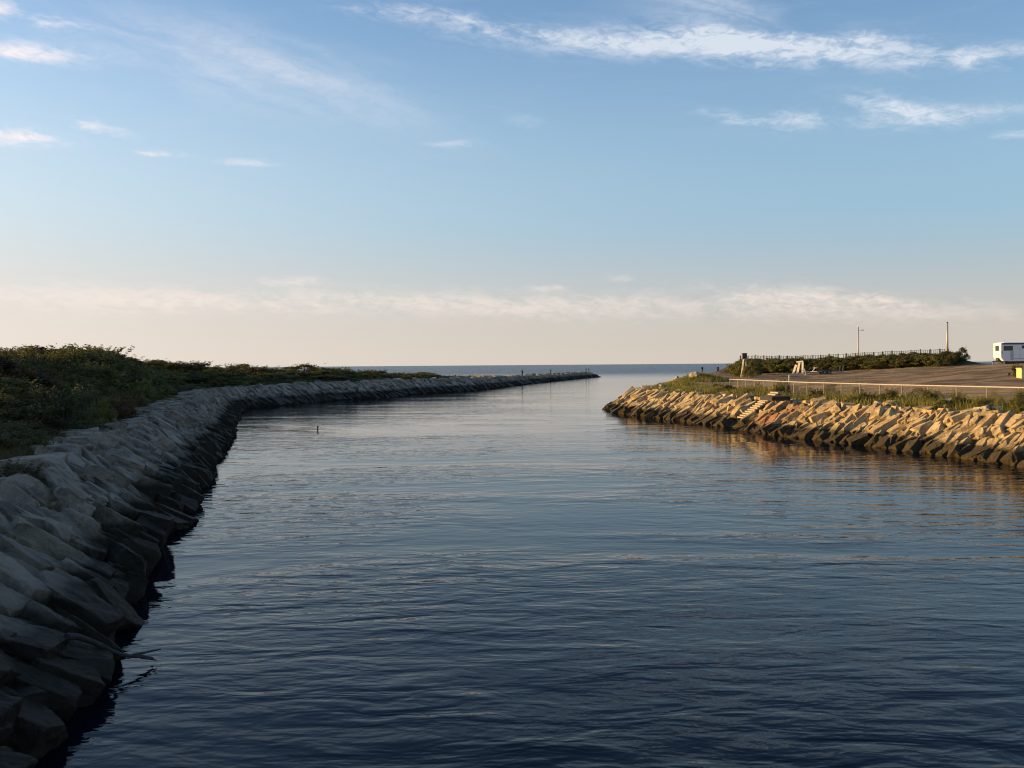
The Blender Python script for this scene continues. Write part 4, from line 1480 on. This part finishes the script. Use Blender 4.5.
# ------------------------------------------------------------------ camper
def camper():
    Y0 = 143.0
    left = on_y(993.0, 363.5, Y0 + 2.4)
    zg = rz(left.x + 1.0, Y0 + 1.2) - .05
    x0 = left.x
    root = empty('camper_trailer', (x0, Y0, zg))
    tag(root, 'white camper trailer with navy roof edge parked at the edge of the lot', 'camper')
    Lr, Wd, zb, zt = 9.0, 2.25, .45, 3.05
    # body: side outline with a raked chin at the front (left) end
    prof = [(.03, .95), (.0, 1.1), (.0, zt - .08), (.03, zt - .02), (.08, zt), (Lr - .25, zt), (Lr, zt - .2), (Lr, zb), (.42, zb), (.26, .62)]
    bm = bmesh.new()
    fr = [bm.verts.new((x, 0, z)) for x, z in prof]; bk = [bm.verts.new((x, Wd, z)) for x, z in prof]
    bm.faces.new(fr); bm.faces.new(list(reversed(bk)))
    for k in range(len(prof)):
        bm.faces.new((fr[k], bk[k], bk[(k + 1) % len(prof)], fr[(k + 1) % len(prof)]))
    bmesh.ops.bevel(bm, geom=[e for e in bm.edges if e.calc_face_angle(0) > .7], offset=.035, segments=2, affect='EDGES', clamp_overlap=True)
    bm_obj('body', bm, M['rv_grey'], root)
    bm = bmesh.new()
    add_box(bm, (Lr / 2 + .02, -.012, zt - .13), (Lr - .25, .03, .22))
    bm_obj('roof_trim', bm, M['navy'], root)
    bm = bmesh.new()
    add_box(bm, (Lr / 2 + .1, Wd / 2, zt + .022), (Lr - .6, Wd - .12, .05), None, .02)
    rf = bm_obj('roof', bm, M['white_paint'], root)
    bm = bmesh.new()
    add_box(bm, (5.2, Wd / 2, zt + .18), (.95, .8, .27), None, .07)
    bm_obj('air_conditioner', bm, M['white_paint'], rf)
    def win(cx, cz, w, h, face='side'):
        bm = bmesh.new()
        if face == 'side':
            for dx, dz, sw, sh in ((0, h / 2, w + .08, .05), (0, -h / 2, w + .08, .05), (-w / 2, 0, .05, h - .05), (w / 2, 0, .05, h - .05)):
                add_box(bm, (cx + dx, -.018, cz + dz), (sw, .04, sh))
        else:
            for dy, dz, sw, sh in ((0, h / 2, w + .08, .05), (0, -h / 2, w + .08, .05), (-w / 2, 0, .05, h - .05), (w / 2, 0, .05, h - .05)):
                add_box(bm, (-.018, cx + dy, cz + dz), (.04, sw, sh))
        f = bm_obj('window', bm, M['black'], root)
        bm = bmesh.new()
        if face == 'side': add_box(bm, (cx, -.004, cz), (w - .05, .02, h - .05))
        else: add_box(bm, (-.004, cx, cz), (.02, w - .05, h - .05))
        bm_obj('pane', bm, M['glass'], f)
    win(1.02, 2.28, 1.25, .62)
    win(3.3, 2.45, .6, .38)
    win(7.4, 2.25, 1.3, .65)
    win(Wd / 2, 2.3, 1.0, .72, 'front')
    bm = bmesh.new()
    add_box(bm, (1.55, -.014, 1.22), (.45, .03, 1.3), None, .008)
    d_ = bm_obj('door', bm, M['door_grey'], root)
    bm = bmesh.new()
    add_box(bm, (1.70, -.04, 1.3), (.05, .04, .16))
    bm_obj('handle', bm, M['black'], d_)
    bm = bmesh.new()
    add_box(bm, (2.7, -.012, 1.55), (.03, .025, 1.85)); add_box(bm, (Lr / 2 + .8, -.012, .78), (Lr - 2.0, .025, .1))
    bm_obj('trim_strip', bm, M['door_grey'], root)
    for xx in (4.7, 5.6):
        for yy in (.12, Wd - .12): wheel(root, (xx, yy, .36), .36, .22)
    bm = bmesh.new()
    add_box(bm, (Lr / 2 + .2, Wd / 2, .22), (Lr - .9, Wd - .3, .44))
    bm_obj('chassis_shade', bm, M['black'], root)  # black block down to the ground, also standing in for the shadow underneath
    bm = bmesh.new()
    add_bar(bm, (1.1, .5, .42), (-.7, Wd / 2, .42), .12); add_bar(bm, (1.1, Wd - .5, .42), (-.7, Wd / 2, .42), .12)
    add_box(bm, (.2, Wd / 2, .68), (.6, .7, .5), None, .05)
    hb = bm_obj('hitch', bm, M['black'], root)
    bm = bmesh.new()
    add_box(bm, (-.6, Wd / 2, .2), (.1, .1, .6))
    bm_obj('jack', bm, M['galv_dull'], hb)
    bm = bmesh.new()
    add_bar(bm, (.0, .02, 1.72), (.02, -.16, 1.72), .05); add_box(bm, (.02, -.2, 1.70), (.08, .16, .34), None, .02)
    bm_obj('lamp_bracket', bm, M['black'], root)
camper()

def yellow_box():
    Y = 95.0
    p = on_y(1021.5, 371.8, Y)
    zg = rz(p.x, p.y)
    root = empty('yellow_box', (p.x, p.y, zg - .05))
    tag(root, 'pale yellow storage box with a lid at the lot edge, below the camper', 'storage box')
    bm = bmesh.new()
    add_box(bm, (.75, .5, .48), (1.5, 1.0, .96), None, .04)
    bm_obj('body', bm, M['yellow'], root)
    bm = bmesh.new()
    add_box(bm, (.75, .5, 1.0), (1.6, 1.1, .09), None, .03)
    bm_obj('lid', bm, M['yellow'], root)
    bm = bmesh.new()
    add_box(bm, (.75, -.03, .78), (.3, .05, .06), None, .01)
    bm_obj('handle', bm, M['black'], root)
    for xx in (.12, 1.38):
        bm = bmesh.new()
        add_box(bm, (xx, .5, .0), (.14, .9, .14))
        bm_obj('skid', bm, M['old_timber'], root)
yellow_box()


# ------------------------------------------------------------------ people
def person(x, y, z, face, pose, jacket, trousers, label, height=1.74, cap=None):
    k = height / 1.74
    J = {}
    def j(n, p, r): J[n] = (Vector(p) * k, r * k * (1.0 if n in ('head', 'crown', 'neck') or n[1:] in ('hand', 'tip', 'wri', 'toe', 'heel') else 1.22))
    sway = .03
    j('pelvis', (0, 0, .94), .135); j('waist', (0, .01, 1.10), .13); j('chest', (0, .0, 1.30), .155); j('neck0', (0, .01, 1.46), .07); j('neck', (0, -.005, 1.53), .055)
    j('head', (0, -.02, 1.62), .092); j('crown', (0, -.005, 1.69), .075)
    for s_, n in ((-1, 'l'), (1, 'r')):
        st = .10 if pose != 'stride' else .09
        fy = 0.0
        if pose == 'stride': fy = -.20 if s_ < 0 else .20
        j(n + 'hip', (s_ * .09, 0, .88), .105); j(n + 'knee', (s_ * st, fy * .45 - .03, .49), .066); j(n + 'ankle', (s_ * (st + .02), fy, .10), .045)
        j(n + 'heel', (s_ * (st + .02), fy + .03, .045), .045); j(n + 'toe', (s_ * (st + .04), fy - .17, .035), .035)
        j(n + 'sho', (s_ * .18, .0, 1.41), .072)
        if pose in ('fish', 'hands'):
            j(n + 'elb', (s_ * .25, -.05, 1.14), .046); j(n + 'wri', (s_ * .13, -.30, 1.10), .034); j(n + 'hand', (s_ * .09, -.37, 1.11), .036); j(n + 'tip', (s_ * .06, -.42, 1.10), .02)
        else:
            a = .10 if (s_ < 0) == (pose == 'stride') else -.06
            j(n + 'elb', (s_ * .25, a * .3 + .02, 1.13), .046); j(n + 'wri', (s_ * .26, -.08 + a, .90), .034); j(n + 'hand', (s_ * .26, -.11 + a, .82), .036); j(n + 'tip', (s_ * .25, -.13 + a, .75), .02)
    E = [('pelvis', 'waist'), ('waist', 'chest'), ('chest', 'neck0'), ('neck0', 'neck'), ('neck', 'head'), ('head', 'crown')]
    for n in 'lr':
        E += [('pelvis', n + 'hip'), (n + 'hip', n + 'knee'), (n + 'knee', n + 'ankle'), (n + 'ankle', n + 'heel'), (n + 'heel', n + 'toe'),
              ('chest', n + 'sho'), (n + 'sho', n + 'elb'), (n + 'elb', n + 'wri'), (n + 'wri', n + 'hand'), (n + 'hand', n + 'tip')]
    names = list(J)
    me = bpy.data.meshes.new('person')
    me.from_pydata([J[n][0] for n in names], [(names.index(a), names.index(b)) for a, b in E], [])
    tmp = bpy.data.objects.new('tmp', me)
    col.objects.link(tmp)
    tmp.modifiers.new('skin', 'SKIN')
    if not me.skin_vertices: 
        pass
    for i_, n in enumerate(names):
        sv = me.skin_vertices[0].data[i_]
        sv.radius = (J[n][1], J[n][1] * (.8 if n in ('pelvis', 'waist', 'chest') else 1))
        sv.use_root = (n == 'pelvis')
    sb = tmp.modifiers.new('sub', 'SUBSURF'); sb.levels = 2; sb.render_levels = 2
    dg = bpy.context.evaluated_depsgraph_get()
    m2 = bpy.data.meshes.new_from_object(tmp.evaluated_get(dg))
    bpy.data.objects.remove(tmp)
    m2.materials.clear()
    for mm in (M['skin'], M[jacket], M[trousers], M['black']): m2.materials.append(mm)
    hx = J['rhand'][0]
    for f in m2.polygons:
        c = f.center
        f.use_smooth = True
        hand = min((c - J['lwri'][0]).length, (c - J['lhand'][0]).length, (c - J['rwri'][0]).length, (c - J['rhand'][0]).length, (c - J['ltip'][0]).length, (c - J['rtip'][0]).length) < .075 * k
        if hand: f.material_index = 0
        elif c.z > 1.50 * k: f.material_index = 0
        elif c.z > .90 * k or abs(c.x) > .20 * k: f.material_index = 1
        elif c.z > .09 * k: f.material_index = 2
        else: f.material_index = 3
    m2.name = 'person'
    o = bpy.data.objects.new('person', m2)
    col.objects.link(o)
    o.location = (x, y, z)
    o.rotation_euler = (0, 0, face)
    tag(o, label, 'person')
    # hair or cap, nose
    bm = bmesh.new()
    hc = J['head'][0]
    bmesh.ops.create_uvsphere(bm, u_segments=14, v_segments=9, radius=.108 * k, matrix=Matrix.Translation(hc + Vector((0, .02, .045)) * k))
    bmesh.ops.delete(bm, geom=[v for v in bm.verts if v.co.z < hc.z + .0 * k or (v.co.y < hc.y - .05 * k and v.co.z < hc.z + .06 * k)], context='VERTS')
    if cap:
        add_box(bm, hc + Vector((0, -.13, .06)) * k, (.15 * k, .12 * k, .015 * k))
    bm_obj('cap' if cap else 'hair', bm, M[cap] if cap else M['hair'], o, smooth=True)
    return o

def jetty_top(u, Yguess):
    # walk along the jetty until the cap projects to u
    best, bi = 1e9, 0
    for i in range(sJ - 10, len(L_path)):
        q = L_path[i] + L_IN[i] * 4.6
        pr = project((q[0], q[1], 2.6))
        if pr and abs(pr[0] - u) < best: best, bi = abs(pr[0] - u), i
    q = L_path[bi] + L_IN[bi] * 4.0
    return q[0], q[1]

def stand_slab(x, y, z):
    pass
def JT(Y): return CREST + 0.62 - float(np.interp(Y, [225, 285], [0.0, 0.72]))
for u, face, pose, jk, tr, lab in [
        (520.5, R(15), 'stand', 'jacket_dark', 'trouser_dark', 'person in dark clothes standing on the jetty, first from the dune end'),
        (549.2, R(-35), 'fish', 'jacket_dark', 'trouser_dark', 'person in dark clothes midway along the jetty, alone between the others'),
        (584.8, R(200), 'fish', 'jacket_dark', 'trouser_dark', 'person in black at the jetty tip, taller of the pair'),
        (590.8, R(165), 'hands', 'jacket_green', 'trouser_tan', 'person in olive jacket at the jetty tip, closest to its end')]:
    x, y = jetty_top(u, 300)
    person(x, y, JT(y), face, pose, jk, tr, lab, 1.86 if u < 588 else 1.74)

p = on_y(717.8, 373.5, 219)
person(p.x, p.y, rz(p.x, p.y), R(160), 'stride', 'jacket_navy', 'trouser_dark', 'person in navy jacket walking on the bare ground near the shore stakes', 1.78)
p = on_y(702.2, 371, 235)
person(p.x, p.y, rz(p.x, p.y), R(20), 'stand', 'jacket_dark', 'trouser_tan', 'person in dark jacket standing behind the grassy hump of the point', 1.74, 'trouser_tan')
